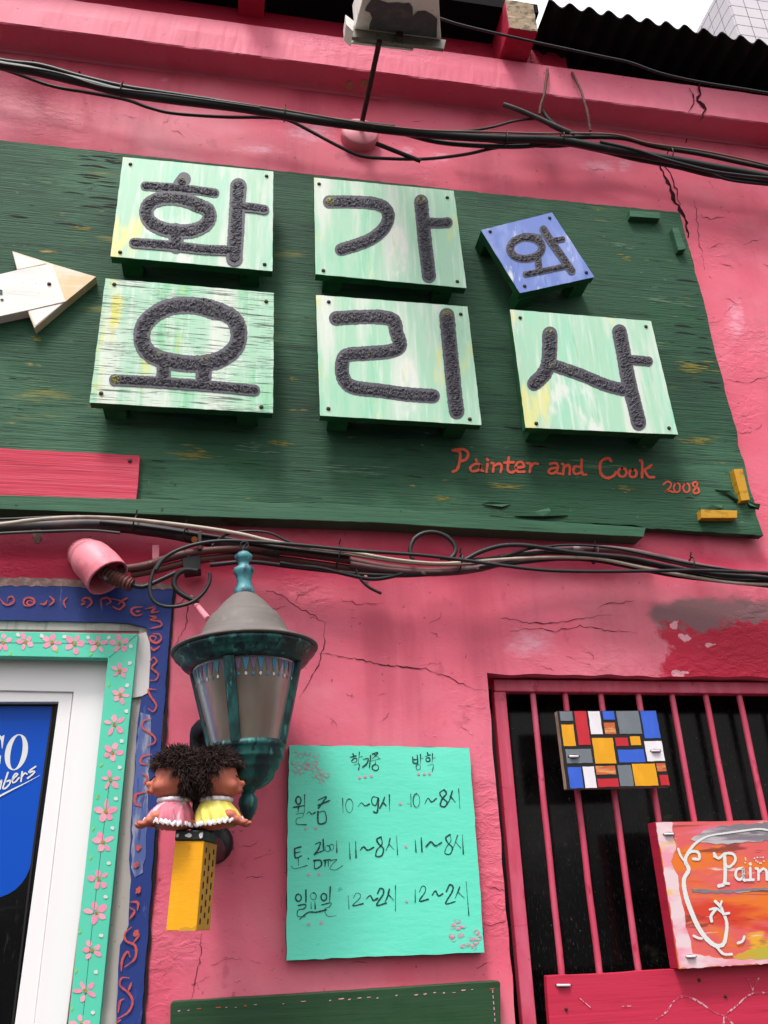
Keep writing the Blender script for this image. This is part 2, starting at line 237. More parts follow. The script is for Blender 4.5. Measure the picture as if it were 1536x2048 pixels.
# ------------------------------------------------------------------ object helpers
BASE = {}
def thing(name, label, cat, base, group=None):
    o = bpy.data.objects.new(name, None); col.objects.link(o); o.empty_display_size = .05
    o.location = base; o['label'] = label; o['category'] = cat
    if group: o['group'] = group
    BASE[o.name] = Vector(base); return o
class MB:
    def __init__(s): s.v = []; s.f = []; s.mi = []; s.sm = []
    def add(s, vs, fs, mi=0, smooth=False):
        o = len(s.v); s.v += [Vector(q) for q in vs]
        for f in fs: s.f.append([o+i for i in f]); s.mi.append(mi); s.sm.append(smooth)
        return s
    def build(s, name, mats, parent=None, label=None, cat=None, group=None, kind=None, bevel=0, sub=0):
        if isinstance(mats, str): mats = [mats]
        base = BASE[parent.name] if parent else None
        if base is None:
            n = max(1, len(s.v)); c = sum(s.v, Vector())/n; base = c
        me = bpy.data.meshes.new(name); me.from_pydata([tuple(q-base) for q in s.v], [], s.f)
        for k in mats: me.materials.append(MATS[k])
        me.polygons.foreach_set('material_index', s.mi); me.polygons.foreach_set('use_smooth', s.sm); me.update()
        o = bpy.data.objects.new(name, me); col.objects.link(o)
        if parent: o.parent = parent
        else: o.location = base
        BASE[o.name] = base.copy()
        if label: o['label'] = label
        if cat: o['category'] = cat
        if group: o['group'] = group
        if kind: o['kind'] = kind
        if bevel:
            b = o.modifiers.new('bevel', 'BEVEL'); b.width = bevel; b.segments = 2; b.limit_method = 'ANGLE'; b.angle_limit = R(50)
        if sub: sb = o.modifiers.new('sub', 'SUBSURF'); sb.levels = sub; sb.render_levels = sub
        return o

def ragged(pts, step=.03, amp=.0012):
    out = []
    for a, b in zip(pts, pts[1:]+pts[:1]):
        n = max(1, int((b-a).length/step)); nrm = Vector((-(b-a).z, 0, (b-a).x)).normalized()
        for i in range(n):
            q = a.lerp(b, i/n)
            if i: q = q + nrm*random.uniform(-amp, amp)
            out.append(q)
    return out
def prism(mb, pts, d_front, d_back, mi=0, rag=0, step=.03):
    """board with the outline pts (world points on plane d_front) reaching back to d_back"""
    if rag: pts = ragged(pts, step, rag)
    n = len(pts); fr = [Vector((p.x, -d_front, p.z)) for p in pts]; bk = [Vector((p.x, -d_back, p.z)) for p in pts]
    area = sum(fr[i].x*fr[(i+1) % n].z-fr[(i+1) % n].x*fr[i].z for i in range(n))
    idx = list(range(n))
    if area < 0: fr.reverse(); bk.reverse()
    fs = [idx, [n+i for i in reversed(idx)]]+[[i, n+i, n+(i+1) % n, (i+1) % n] for i in range(n)]
    return mb.add(fr+bk, fs, mi)
def board_px(px, d_front, d_back, mi=0, rag=0, mb=None, step=.03):
    return prism(mb or MB(), [at(x, y, d_front) for x, y in px], d_front, d_back, mi, rag, step)
def box(mb, c, sx, sy, sz, mi=0, rot=None):
    vs = []
    for x in (-1, 1):
        for y in (-1, 1):
            for z in (-1, 1):
                q = Vector((x*sx/2, y*sy/2, z*sz/2)); q = rot @ q if rot else q; vs.append(Vector(c)+q)
    return mb.add(vs, [[0, 1, 3, 2], [4, 6, 7, 5], [0, 4, 5, 1], [2, 3, 7, 6], [0, 2, 6, 4], [1, 5, 7, 3]], mi)
def catmull(P, step):
    if len(P) == 2: P = [P[0], P[0].lerp(P[1], .5), P[1]]
    Q = [P[0]*2-P[1]]+list(P)+[P[-1]*2-P[-2]]; out = []
    for i in range(1, len(Q)-2):
        a, b, c, d = Q[i-1:i+3]; n = max(2, int((c-b).length/step))
        for k in range(n):
            t = k/n; out.append(.5*((2*b)+(c-a)*t+(2*a-5*b+4*c-d)*t*t+(3*b-a-3*c+d)*t**3))
    out.append(P[-1].copy()); return out
def tube(mb, path, rad, sides=9, mi=0, wob=0, caps=True):
    n = len(path); ups = None; vs = []; fs = []
    T0 = (path[1]-path[0]).normalized(); ref = Vector((0, 0, 1)) if abs(T0.z) < .9 else Vector((1, 0, 0))
    U = (ref-T0*ref.dot(T0)).normalized()
    for i, p in enumerate(path):
        T = (path[min(i+1, n-1)]-path[max(i-1, 0)]).normalized(); U = (U-T*U.dot(T)).normalized(); V = T.cross(U)
        r = rad(i/(n-1)) if callable(rad) else rad
        if wob: r *= 1+wob*noise.noise(p*40)
        for k in range(sides):
            a = 2*math.pi*k/sides; vs.append(p+(U*math.cos(a)+V*math.sin(a))*r)
    for i in range(n-1):
        for k in range(sides):
            k2 = (k+1) % sides; fs.append([i*sides+k, i*sides+k2, (i+1)*sides+k2, (i+1)*sides+k])
    mb.add(vs, fs, mi, True)
    if caps:
        mb.add([v for v in vs[:sides]], [list(reversed(range(sides)))], mi); mb.add(vs[-sides:], [list(range(sides))], mi)
    return mb
def path_px(pts, d=0.05, step=.012):
    P = [at(p[0], p[1], p[2] if len(p) > 2 else d) for p in pts]; return catmull(P, step)
def lathe(mb, prof, c, seg=40, mi=0, smooth=True, tilt=None, fn=None):
    """prof: (radius, height above c)"""
    vs = []; n = len(prof)
    for (r, z) in prof:
        for k in range(seg):
            a = 2*math.pi*k/seg; rr = fn(a, r, z) if fn else r
            q = Vector((rr*math.cos(a), rr*math.sin(a), z)); vs.append(c+(tilt @ q if tilt else q))
    fs = [[i*seg+k, i*seg+(k+1) % seg, (i+1)*seg+(k+1) % seg, (i+1)*seg+k] for i in range(n-1) for k in range(seg)]
    return mb.add(vs, fs, mi, smooth)
def ribbon(mb, pts, w, d, mi=0, step_px=2.5, cap=True, jit=0, taper=None):
    """flat brush stroke through photo pixels pts, w pixels wide, lying on plane d"""
    P = catmull([Vector((x, y, 0)) for x, y in pts], step_px); n = len(P); L = []; Rr = []
    for i, p in enumerate(P):
        T = P[min(i+1, n-1)]-P[max(i-1, 0)]
        if T.length < 1e-6: T = Vector((1, 0, 0))
        T.normalize(); N_ = Vector((-T.y, T.x, 0)); ww = w/2*(1+jit*noise.noise(p*.35+Vector((w, d*99, 3))))
        if taper: ww *= taper(i/(n-1))
        L.append(p+N_*ww); Rr.append(p-N_*ww)
    ring = None
    vs = [at(q.x, q.y, d) for q in L]+[at(q.x, q.y, d) for q in Rr]
    fs = [[i, i+1, n+i+1, n+i] for i in range(n-1)]
    mb.add(vs, fs, mi)
    if cap:
        for end, i in ((0, 0), (1, n-1)):
            p = P[i]; T = (P[1]-P[0] if end == 0 else P[-1]-P[-2]); T = T.normalized()*(-1 if end == 0 else 1); N_ = Vector((-T.y, T.x, 0)); ww = (L[i]-p).length
            arc = [p+(N_*math.cos(a)+T*math.sin(a))*ww for a in [math.pi*k/8 for k in range(9)]]
            mb.add([at(q.x, q.y, d) for q in arc], [list(range(9))], mi)
    return mb
def blob(mb, cx, cy, rx, ry, d, mi=0, ang=0, n=14, jit=.08):
    vs = []
    for k in range(n):
        a = 2*math.pi*k/n; r = 1+random.uniform(-jit, jit); x = rx*math.cos(a)*r; y = ry*math.sin(a)*r
        vs.append(at(cx+x*math.cos(ang)-y*math.sin(ang), cy+x*math.sin(ang)+y*math.cos(ang), d))
    return mb.add(vs, [list(range(n))], mi)
def nail(parent, x, y, d, r=.0055, name='nail', m_='rust_nail'):
    p = at(x, y, d); mb = MB(); prof = [(r, 0), (r, .002), (r*.7, .0038), (0.0004, .0042)]
    vs = []
    for (q, h) in prof:
        for k in range(10): a = 2*math.pi*k/10; vs.append(p+Vector((q*math.cos(a), -h, q*math.sin(a))))
    mb.add(vs, [[i*10+k, i*10+(k+1) % 10, (i+1)*10+(k+1) % 10, (i+1)*10+k] for i in range(3) for k in range(10)], 0, True)
    return mb.build(name, m_, parent)

# ================================================================== ground
mb = MB(); mb.add([(-400, -400, 0), (400, -400, 0), (400, 400, 0), (-400, 400, 0)], [[0, 1, 2, 3]])
mb.build('ground', 'asphalt', kind='structure')

# ================================================================== the pink building
bld = thing('shop_building', 'pink painted stucco shop front with projecting ledge and corrugated roof', 'building', (0, 0, 0))
# window opening and door opening, in metres on the wall
wl = at(973, 1350).x; wr = wl+1.55; wt = at(1250, 1351).z; wb = wt-1.35
dr = at(226, 1290).x; dl = dr-1.25; dt = at(110, 1290).z
z_led = at(768, 196).z                                          # underside of the ledge meets the wall
led_d = solve_d(768, 146.5, z_led)                              # how far the ledge stands out
led_top = at(768, 83, led_d).z
XL, XR = -2.2, 3.2
def lines(a, b, step, extra):
    n = int((b-a)/step); L = [a+(b-a)*i/n for i in range(n+1)]
    for e in extra: L = [q for q in L if abs(q-e) > step*.45]+[e]
    return sorted(L)
xs = lines(XL, XR, .014, [wl, wr, dl, dr]); zs = lines(0, z_led, .014, [wt, wb, dt])
def polyd(px, py, poly):                                        # signed distance to polygon, inside positive
    ins = False; dm = 1e9; n = len(poly)
    for i in range(n):
        x1, y1 = poly[i]; x2, y2 = poly[(i+1) % n]
        if (y1 > py) != (y2 > py) and px < (x2-x1)*(py-y1)/(y2-y1)+x1: ins = not ins
        l2 = (x2-x1)**2+(y2-y1)**2; t = max(0, min(1, ((px-x1)*(x2-x1)+(py-y1)*(y2-y1))/l2)); dm = min(dm, math.hypot(px-x1-t*(x2-x1), py-y1-t*(y2-y1)))
    return dm if ins else -dm
POLY = dict(red=([(1330, 1238), (1400, 1262), (1470, 1240), (1800, 1262), (1800, 1400), (1315, 1400), (1322, 1330), (1345, 1300), (1312, 1268)], 22),
            grey=([(1290, 1212), (1380, 1190), (1480, 1196), (1800, 1215), (1800, 1285), (1330, 1285), (1305, 1250)], 26),
            deep_shade=([(-300, 1060), (420, 1065), (1270, 1085), (1800, 1115), (1800, 1150), (1000, 1165), (420, 1180), (330, 1195), (-300, 1200)], 70))  # last band: shade under the sign board put into a redder wall colour
SC = [(880, 315, 34, 16), (1200, 332, 50, 16), (1060, 1285, 70, 40), (815, 300, 18, 12), (330, 160, 20, 5), (1250, 330, 20, 20), (620, 262, 70, 30), (520, 300, 70, 14), (470, 1225, 60, 26), (1470, 640, 24, 60)]
CH = [(1350, 1250, 14, 12), (1370, 1275, 16, 12), (1358, 1345, 24, 10), (1420, 1290, 12, 8)]
att = {k: [] for k in ('red', 'grey', 'deep_shade', 'scuff', 'chip')}
verts = []
for z in zs:
    for x in xs:
        p = Vector((x, 0, z)); edge = min(abs(x-wl) if wb < z < wt+.1 else 9, abs(z-wt) if x > wl-.1 else 9)
        y = -.006*noise.noise(Vector((x*1.7, 3, z*1.7)))-.002*noise.noise(Vector((x*9, 7, z*9)))
        q = Vector((x, y, z))
        if edge < .001: q.z += .006*noise.noise(Vector((x*14, 1, z*14))) if abs(z-wt) < .001 else 0; q.x += .004*noise.noise(Vector((x, 5, z*14))) if abs(x-wl) < .001 else 0
        verts.append(q); px, py = proj(p)
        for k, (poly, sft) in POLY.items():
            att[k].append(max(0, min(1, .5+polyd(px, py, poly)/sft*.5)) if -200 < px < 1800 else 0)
        att['scuff'].append(max([0]+[1-((px-a)/c)**2*.5-((py-b)/e)**2*.5 for a, b, c, e in SC]))
        att['chip'].append(max([0]+[1-((px-a)/c)**2*.5-((py-b)/e)**2*.5 for a, b, c, e in CH]))
nx = len(xs); faces = []
for j in range(len(zs)-1):
    for i in range(nx-1):
        xm = (xs[i]+xs[i+1])/2; zm = (zs[j]+zs[j+1])/2
        if (wl < xm < wr and wb < zm < wt) or (dl < xm < dr and zm < dt): continue
        faces.append([j*nx+i, j*nx+i+1, (j+1)*nx+i+1, (j+1)*nx+i])
mb = MB(); mb.add(verts, faces, 0, True); wall = mb.build('wall', 'wall_paint', bld)
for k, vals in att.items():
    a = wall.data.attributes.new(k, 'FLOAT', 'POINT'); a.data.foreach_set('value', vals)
# reveals of the window and of the door
def reveal(pts, dep, name, m_):
    mb = MB()
    for a, b in zip(pts, pts[1:]):
        n = max(2, int((b-a).length/.02)); hrz = abs(b.z-a.z) < .01; vs = []
        for i in range(n+1):
            q = a.lerp(b, i/n)
            j = Vector((0, 0, .006*noise.noise(Vector((q.x*14, 1, q.z*14))))) if hrz else Vector((.004*noise.noise(Vector((q.x, 5, q.z*14))), 0, 0))
            vs += [q+j+Vector((0, .0005, 0)), q+Vector((0, dep, 0))]
        mb.add(vs, [[2*i, 2*i+1, 2*i+3, 2*i+2] for i in range(n)], 0, True)
    return mb.build(name, m_, bld)
V3 = Vector
reveal([V3((wl, 0, wb)), V3((wl, 0, wt)), V3((wr, 0, wt)), V3((wr, 0, wb)), V3((wl, 0, wb))], .20, 'window_reveal', 'ledge_paint')
reveal([V3((dl, 0, 0)), V3((dl, 0, dt)), V3((dr, 0, dt)), V3((dr, 0, 0))], .14, 'door_reveal', 'ledge_paint')
# projecting ledge: cove underneath, slightly uneven arrises
prof = [(0.0, z_led-.012), (.006, z_led-.003), (.02, z_led), (led_d-.004, z_led+.002), (led_d, z_led+.006), (led_d+.001, (z_led+led_top)/2), (led_d-.004, led_top-.004), (led_d-.01, led_top), (0.0, led_top+.01)]
lx = [XL+(XR-XL)*i/360 for i in range(361)]; vs = []
for x in lx:
    for k, (d, z) in enumerate(prof):
        n1 = noise.noise(Vector((x*11, k*3.1, 0)))*.0028+noise.noise(Vector((x*45, k*3.1, 4)))*.0016
        vs.append((x, -d+n1*(1 if d > .1 else .3), z+n1*1.2))
np_ = len(prof); MB().add(vs, [[i*np_+k, (i+1)*np_+k, (i+1)*np_+k+1, i*np_+k+1] for i in range(360) for k in range(np_-1)], 0, False).build('ledge', 'ledge_paint', bld)
# upper wall above the ledge, ending at the gap under the corrugated roof
up_d = .04
ux1 = at(1134, 125, up_d).x; u_top = at(888, 74, up_d).z
mb = MB(); box(mb, ((XL+ux1)/2, .06-up_d, (led_top+u_top)/2), ux1-XL, .12, u_top-led_top); mb.build('upper_wall', 'red_paint', bld, bevel=.004)  # roof overhang's shade is put into this darker red
# dark attic gap, soffit and roof
gap_y = .45

def rafter(px_c, dend, half_w, z0, h, name='rafter'):
    x = at(px_c[0], px_c[1], dend).x; mb = MB()
    box(mb, (x, (-dend+.4)/2, z0+h/2), half_w*2, .4+dend, h, 0)
    o = mb.build(name, 'red_paint', bld, bevel=.003)
    m2 = MB(); a = .002
    pts = ragged([V3((x-half_w+.002, 0, z0+.002)), V3((x+half_w-.002, 0, z0+.002)), V3((x+half_w-.002, 0, z0+h)), V3((x-half_w+.002, 0, z0+h))], .012, .002)
    prism(m2, pts, dend+a, dend-.003); m2.build('end_grain', 'end_grain', o)
    return o
raf_d = .22; rz = at(1045, 60, raf_d).z; so_z = max(u_top+.004, rz+.085)
rafter((1047, 60), raf_d, mpp(1047, 60, raf_d)*30, rz, so_z-rz)
rafter((1047-545, -10), raf_d+.02, mpp(460, 0, raf_d)*28, so_z-.045, .045)
# corrugated roof: real waves, edge overhanging the ledge
ro_d = solve_d(1300, 62, led_top+.075)
e0 = at(1100, 6, ro_d); e1 = at(1536, 88, ro_d)
rz0 = (e0.z+e1.z)/2; pitch_x = mpp(1300, 50, ro_d)*40.5; amp = pitch_x*.23
rx0 = at(1098, 4, ro_d).x; rx1 = rx0+2.4; nw = int((rx1-rx0)/pitch_x*12); mb = MB(); vs = []
slope = (e1.z-e0.z)/(e1.x-e0.x)
for i in range(nw+1):
    x = rx0+(rx1-rx0)*i/nw; s = math.cos((x-at(1140, 3, ro_d).x)/pitch_x*2*math.pi)
    for y in (-ro_d, -ro_d+.08, .1, gap_y):
        zz = e0.z+slope*(x-e0.x)+amp*s+(y+ro_d)*.05+.003*noise.noise(V3((x*20, y*8, 0)))
        vs += [V3((x, y+.006*noise.noise(V3((x*15, 0, 2))), zz)), V3((x, y, zz+.006))]
mb.add(vs, [[i*8+2*k, i*8+2*k+2, (i+1)*8+2*k+2, (i+1)*8+2*k] for i in range(nw) for k in range(3)], 0, True)
mb.add(vs, [[i*8+2*k+1, (i+1)*8+2*k+1, (i+1)*8+2*k+3, i*8+2*k+3] for i in range(nw) for k in range(3)], 0, True)
mb.add(vs, [[i*8, (i+1)*8, (i+1)*8+1, i*8+1] for i in range(nw)], 0, False)
mb.build('corrugated_roof', 'roof_black', bld)
for (a_, b_, zt_) in ((XL, at(1086, 2, solve_d(1086, 2, so_z)).x, so_z+.01), (at(1086, 2, solve_d(1086, 2, so_z)).x+.001, XR, rz0-amp)):
    mb = MB(); box(mb, ((a_+b_)/2, gap_y+.05, (led_top-.3+zt_)/2), b_-a_, .1, zt_-led_top+.3); mb.build('attic_backing', 'soffit_black', bld)  # black sheet standing in for the shaded void under the roof
sx1 = at(1086, 2, solve_d(1086, 2, so_z)).x; mb = MB(); sof_d = solve_d(600, -45, so_z); box(mb, ((XL+sx1)/2, (gap_y-sof_d)/2, so_z+.025), sx1-XL, gap_y+sof_d, .05); mb.build('soffit', 'soffit_black', bld)
mb = MB(); box(mb, (rx0+1.2, .22, led_top+.025), 2.4, .4, .02); mb.build('wall_plate', 'soffit_black', bld)
# cracks and broken plaster, following the wall
def crack(px, w0, d=.0018, name='crack', m_='crack_dirt', rnd=4):
    P = []
    for a, b in zip(px, px[1:]):
        n = max(2, int(math.hypot(b[0]-a[0], b[1]-a[1])/7))
        for i in range(n):
            t = i/n; P.append((a[0]+(b[0]-a[0])*t+random.uniform(-rnd, rnd)*.6, a[1]+(b[1]-a[1])*t+random.uniform(-rnd, rnd)*.6))
    P.append(px[-1]); mb = MB(); vs = []
    for i, p in enumerate(P):
        t = i/(len(P)-1); ww = (w0*.55 if w0 < 6 else w0*.75)*(.25+.75*math.sin(math.pi*min(1, t*.9+.08)))*random.uniform(.35, 1.2)/2
        q = P[min(i+1, len(P)-1)]; o = P[max(i-1, 0)]; tx, ty = q[0]-o[0], q[1]-o[1]; l = math.hypot(tx, ty) or 1
        for s in (-1, 1):
            v = at(p[0]-ty/l*ww*s, p[1]+tx/l*ww*s, d)
            if d < .03: v.y = -.0015-.0-(.006*-0) - (-(-.006*noise.noise(V3((v.x*1.7, 3, v.z*1.7)))-.002*noise.noise(V3((v.x*9, 7, v.z*9)))))
            vs.append(v)
    mb.add(vs, [[2*i, 2*i+1, 2*i+3, 2*i+2] for i in range(len(P)-1)]); return mb.build(name, m_, bld)
crack([(640, 1306), (700, 1315), (762, 1328), (800, 1334), (850, 1338), (905, 1358), (940, 1376), (974, 1382)], 3.6)
crack([(530, 1180), (560, 1188), (590, 1212), (625, 1230), (652, 1246)], 3.0); crack([(650, 1246), (649, 1290), (636, 1330), (612, 1372), (598, 1395)], 3.0)
crack([(1195, 1218), (1215, 1207), (1270, 1201)], 3); crack([(1005, 1236), (1060, 1247), (1110, 1246), (1150, 1238), (1225, 1230)], 3.4)
crack([(1020, 1262), (1080, 1255), (1110, 1262), (1160, 1252), (1230, 1262), (1275, 1266)], 2.6)
crack([(404, 1868), (400, 1910), (395, 1945), (381, 2000)], 3); crack([(972, 1772), (990, 1776), (1012, 1782)], 4); crack([(960, 1846), (985, 1852), (1012, 1842)], 4)
crack([(680, 1200), (720, 1208), (770, 1206)], 2.6); crack([(590, 1205), (600, 1190), (640, 1172)], 2)
crack([(1450, 760), (1490, 768), (1536, 752)], 2.2); crack([(1400, 430), (1420, 440), (1450, 434)], 2.2); crack([(1390, 400), (1396, 470), (1410, 540)], 2)
crack([(350, 1215), (380, 1190), (372, 1250), (345, 1300)], 3)
crack([(1318, 322), (1326, 345), (1340, 372), (1346, 398), (1360, 418), (1372, 446), (1376, 476)], 10, rnd=4)
crack([(1330, 330), (1344, 352), (1352, 380), (1362, 410)], 5.5, rnd=5); crack([(1372, 270), (1380, 262), (1372, 285)], 10, rnd=4)
crack([(1398, 166), (1402, 186), (1392, 200), (1410, 216), (1404, 236), (1396, 246)], 9, d=led_d+.004, rnd=4)
crack([(1380, 178), (1388, 205), (1376, 225)], 5, d=led_d+.004, rnd=5)
for (cx, cy, r_) in ((700, 172, 8), (728, 166, 8)):
    p = at(cx, cy, led_d); zz = z_led-.0005; d_ = solve_d(cx, cy, z_led); mb = MB(); vs = []
    for k in range(14): a = 2*math.pi*k/14; rr = r_*mpp(cx, cy, d_)*random.uniform(.75, 1.15); vs.append(V3((at(cx, cy, d_).x+rr*math.cos(a), -d_+rr*1.3*math.sin(a), z_led-.0025)))
    mb.add(vs, [list(range(13, -1, -1))]); mb.build('peeled_patch', 'peeled_plaster', bld)
rnd_c = random.Random(21)
for (cx, cy, k_) in ((700, 1420, 4), (820, 1290, 4), (560, 1250, 3), (900, 1440, 3), (1470, 520, 4), (1420, 640, 3), (1500, 880, 3), (880, 205, 3), (1230, 310, 3), (300, 250, 3), (520, 1720, 4), (450, 1900, 3), (330, 1950, 3), (990, 1560, 3), (1000, 1900, 3), (760, 1950, 3), (1120, 1300, 3), (180, 110, 2)):
    for j_ in range(k_):
        x_, y_ = cx+rnd_c.uniform(-60, 60), cy+rnd_c.uniform(-45, 45); a_ = rnd_c.uniform(-.5, .5); P_ = [(x_, y_)]
        for q_ in range(rnd_c.randint(2, 4)): a_ += rnd_c.uniform(-.7, .7); x_ += 11*math.cos(a_); y_ += 8*math.sin(a_); P_.append((x_, y_))
        crack(P_, 1.6, rnd=3)
# mortar lip over the door surround
mb = MB(); board_px([(-200, 1150), (90, 1156), (200, 1163), (262, 1166), (345, 1168), (346, 1178), (150, 1174), (-200, 1168)], .014, 0, 0, .003, mb, .012); mb.build('mortar_lip', 'raw_mortar', bld)
# window pane and grille
mb = MB(); box(mb, ((wl+wr)/2, .175, (wt+wb)/2), wr-wl+.1, .006, wt-wb+.1); mb.build('window_pane', 'dark_glass', bld)
gd = -.05
grille = thing('window_grille', 'pink painted steel window grille of upright bars over the dark window', 'grille', at(1020, 2048, gd))
gx0 = at(984, 1379, gd).x; gw = mpp(984, 1379, gd)*25
gz1 = at(1000, 1361, gd).z; gz0 = at(1000, 1386, gd).z
mb = MB(); box(mb, (gx0+gw/2, -gd, (gz0+wb)/2), gw, .03, gz0-wb); mb.build('side_rail', 'grille_paint', grille, bevel=.003)
mb = MB(); box(mb, ((gx0+wr)/2, -gd, (gz1+gz0)/2), wr-gx0-.004, .034, gz1-gz0-.001); mb.build('top_rail', 'grille_paint', grille, bevel=.003)
for (x0, x1, y1) in ((1065, 1121, 1930), (1130, 1198, 1940), (1201, 1277, 1940), (1276, None, 0), (1343, None, 0), (1410, None, 0), (1477, None, 0), (1548, None, 0), (1620, None, 0)):
    a = at(x0, 1388, gd); a.z = gz0+.002
    if x1: b = at(x1, y1, gd)+V3((0, 0, 0)); t = (wb-a.z)/(b.z-a.z); b = a.lerp(b, t)
    else: b = V3((a.x+.004, a.y, wb))
    mb = MB(); n = 30; pth = [a.lerp(b, i/n)+V3((.0015*noise.noise(V3((i*.3, a.x*9, 0))), 0, 0)) for i in range(n+1)]
    tube(mb, pth, mpp(1100, 1500, gd)*6.2, 10, 0, .05); mb.build('bar', 'grille_paint', grille)

# ================================================================== door and its painted surround
z4 = Z(4.042, 0, 1150); z5 = Z(4.042, 0, 1560)
sur = MB(); board_px([(-300, 1158), (346, 1176), (275, 2150), (150, 2150), (278, 1262), (-300, 1254)], .006, -.02, 0, 0, sur)
surround = sur.build('door_surround', 'grey_trim', bld)
in_edge = [(-300, 1243), (0, 1240), (150, 1243), (255, 1246), (292, 1254), (300, 1275), (302, 1310), (299, 1360), (295, 1390), (283, 1395), (279, 1420), (272, 1480), (268, 1560), (262, 1640), (258, 1720), (262, 1760), (259, 1800), (257, 1850), (246, 1880), (240, 1890), (236, 1960), (233, 2040), (230, 2150)]
mb = MB(); board_px([(-300, 1156), (0, 1166), (346, 1175), (335, 1320), (313, 1620), (297, 1850), (282, 2048), (275, 2150)][::1]+in_edge[::-1], .013, .0065, 0, .0015, mb, .02)
blue = mb.build('blue_band', 'blue_frame', surround)
mb = MB(); board_px([(347, 1180), (352, 1186), (341, 1300), (336, 1420), (318, 1640), (288, 2060), (282, 2060), (314, 1620), (336, 1320)], .009, 0, 0, .002, mb, .02); mb.build('dark_gap', 'dark_edge', surround)
mb = MB(); board_px([(277, 1268), (292, 1264), (299, 1285), (301, 1320), (297, 1385), (284, 1392), (262, 1396)], .0145, .0066, 0, .001, mb, .02); mb.build('whitewash_patch', 'whitewash', surround)
mb = MB(); board_px([(281, 1425), (300, 1430), (300, 1500), (296, 1600), (292, 1700), (286, 1745), (270, 1755), (262, 1735), (266, 1600), (272, 1500)], .0142, .0066, 0, .003, mb, .015); mb.build('worn_patch', 'blue_worn', surround)
SCROLL = [[(0, 190), (30, 230), (70, 240), (112, 212), (100, 175), (68, 182), (62, 212)], [(262, 215), (235, 205), (218, 225), (242, 243), (275, 228), (270, 195), (230, 182), (195, 200), (195, 240), (235, 252)], [(325, 232), (362, 235), (382, 202)], [(400, 170), (435, 210), (395, 247)],
          [(545, 180), (515, 215), (530, 265)], [(690, 215), (665, 208), (680, 188), (722, 190), (742, 225), (700, 265)], [(655, 240), (688, 228)], [(820, 255), (815, 200), (870, 185), (895, 215), (860, 240)], [(900, 192), (960, 205), (1005, 235), (965, 278), (912, 255)], [(955, 240), (990, 205), (1032, 185)],
          [(1150, 258), (1080, 265), (1060, 297), (1100, 328), (1152, 315)], [(1098, 296), (1132, 290)], [(1175, 275), (1250, 262), (1225, 302), (1287, 295)], [(1212, 330), (1262, 345), (1215, 360)], [(1222, 368), (1290, 375), (1302, 410), (1212, 432)],
          [(1250, 530), (1262, 502), (1222, 492), (1214, 522), (1260, 548), (1302, 520), (1290, 480), (1238, 474)], [(1292, 575), (1240, 607), (1218, 580)], [(1212, 700), (1240, 665), (1266, 700), (1226, 750), (1278, 800), (1260, 846), (1208, 852)], [(1262, 925), (1200, 925), (1214, 975), (1262, 1050), (1240, 1102), (1198, 1080)],
          [(1222, 1160), (1160, 1180), (1160, 1240), (1242, 1300), (1252, 1352), (1188, 1382)], [(1222, 1450), (1150, 1470), (1138, 1520), (1192, 1532)], [(1150, 1600), (1192, 1640), (1160, 1692)]]
SCROLL2 = [[(1182, 95), (1100, 120), (1094, 190), (1142, 212)], [(1050, 985), (1112, 990), (1112, 1052)], [(1050, 1030), (1086, 1062), (1050, 1122)], [(1062, 1190), (1010, 1240), (1020, 1300), (1092, 1340), (1092, 1440), (1008, 1512)], [(1088, 1218), (1122, 1250), (1080, 1312)],
           [(980, 1545), (990, 1450), (1030, 1388), (1052, 1432)], [(1042, 1600), (985, 1600), (970, 1660), (1040, 1722), (1072, 1790), (1040, 1872), (950, 1932)], [(1062, 1640), (1038, 1702)], [(955, 1880), (970, 1790), (1002, 1770)], [(940, 1960), (975, 1940)]]
for zf, SS in ((z4, SCROLL), (z5, SCROLL2)):
    for i, s in enumerate(SS):
        mb = MB(); ribbon(mb, [zf(*p) for p in s], 3.6 if zf is z4 else 4.2, .0158+.0002*(i % 4), 0, 2, True, .5, lambda t: .45+.75*math.sin(math.pi*t)); mb.build('painted_scroll', 'orange_scroll', surround)
for (x, y) in ((1118, 548), (1118, 890), (1100, 690), (1100, 1240)):
    mb = MB(); q = z5(x, y); blob(mb, q[0], q[1], 5, 7, .0164, 0, .4, jit=.3); mb.build('painted_drop', 'orange_scroll', surround)
# mint strip with painted flowers
md = .03
mb = MB(); board_px([(-300, 1258), (0, 1262.5), (276, 1267.5), (189, 2150), (125, 2150), (216, 1316), (0, 1312), (-300, 1307)], md, .0, 0, 0, mb)
trim = mb.build('mint_trim', 'mint_trim', bld, bevel=.0012)
for pts in ([z4(0, 548), z4(400, 549), z4(870, 560)], [z4(1110, 480), z4(990, 580), z4(880, 668)], [z5(885, 20), z5(820, 540), z5(740, 1230), z5(672, 1900)]):
    mb = MB(); ribbon(mb, pts, .7, md+.0006, 0, 6, False); mb.build('trim_seam', 'dark_edge', trim)
FL = [z4(*p) for p in ((25, 545), (207, 540), (420, 545), (603, 555), (790, 557), (963, 557), (968, 775), (970, 970), (925, 1207), (907, 1435), (893, 1655))]+[z5(*p) for p in ((857, 257), (830, 503), (800, 803), (780, 1075), (745, 1378), (690, 1705), (655, 1975))]
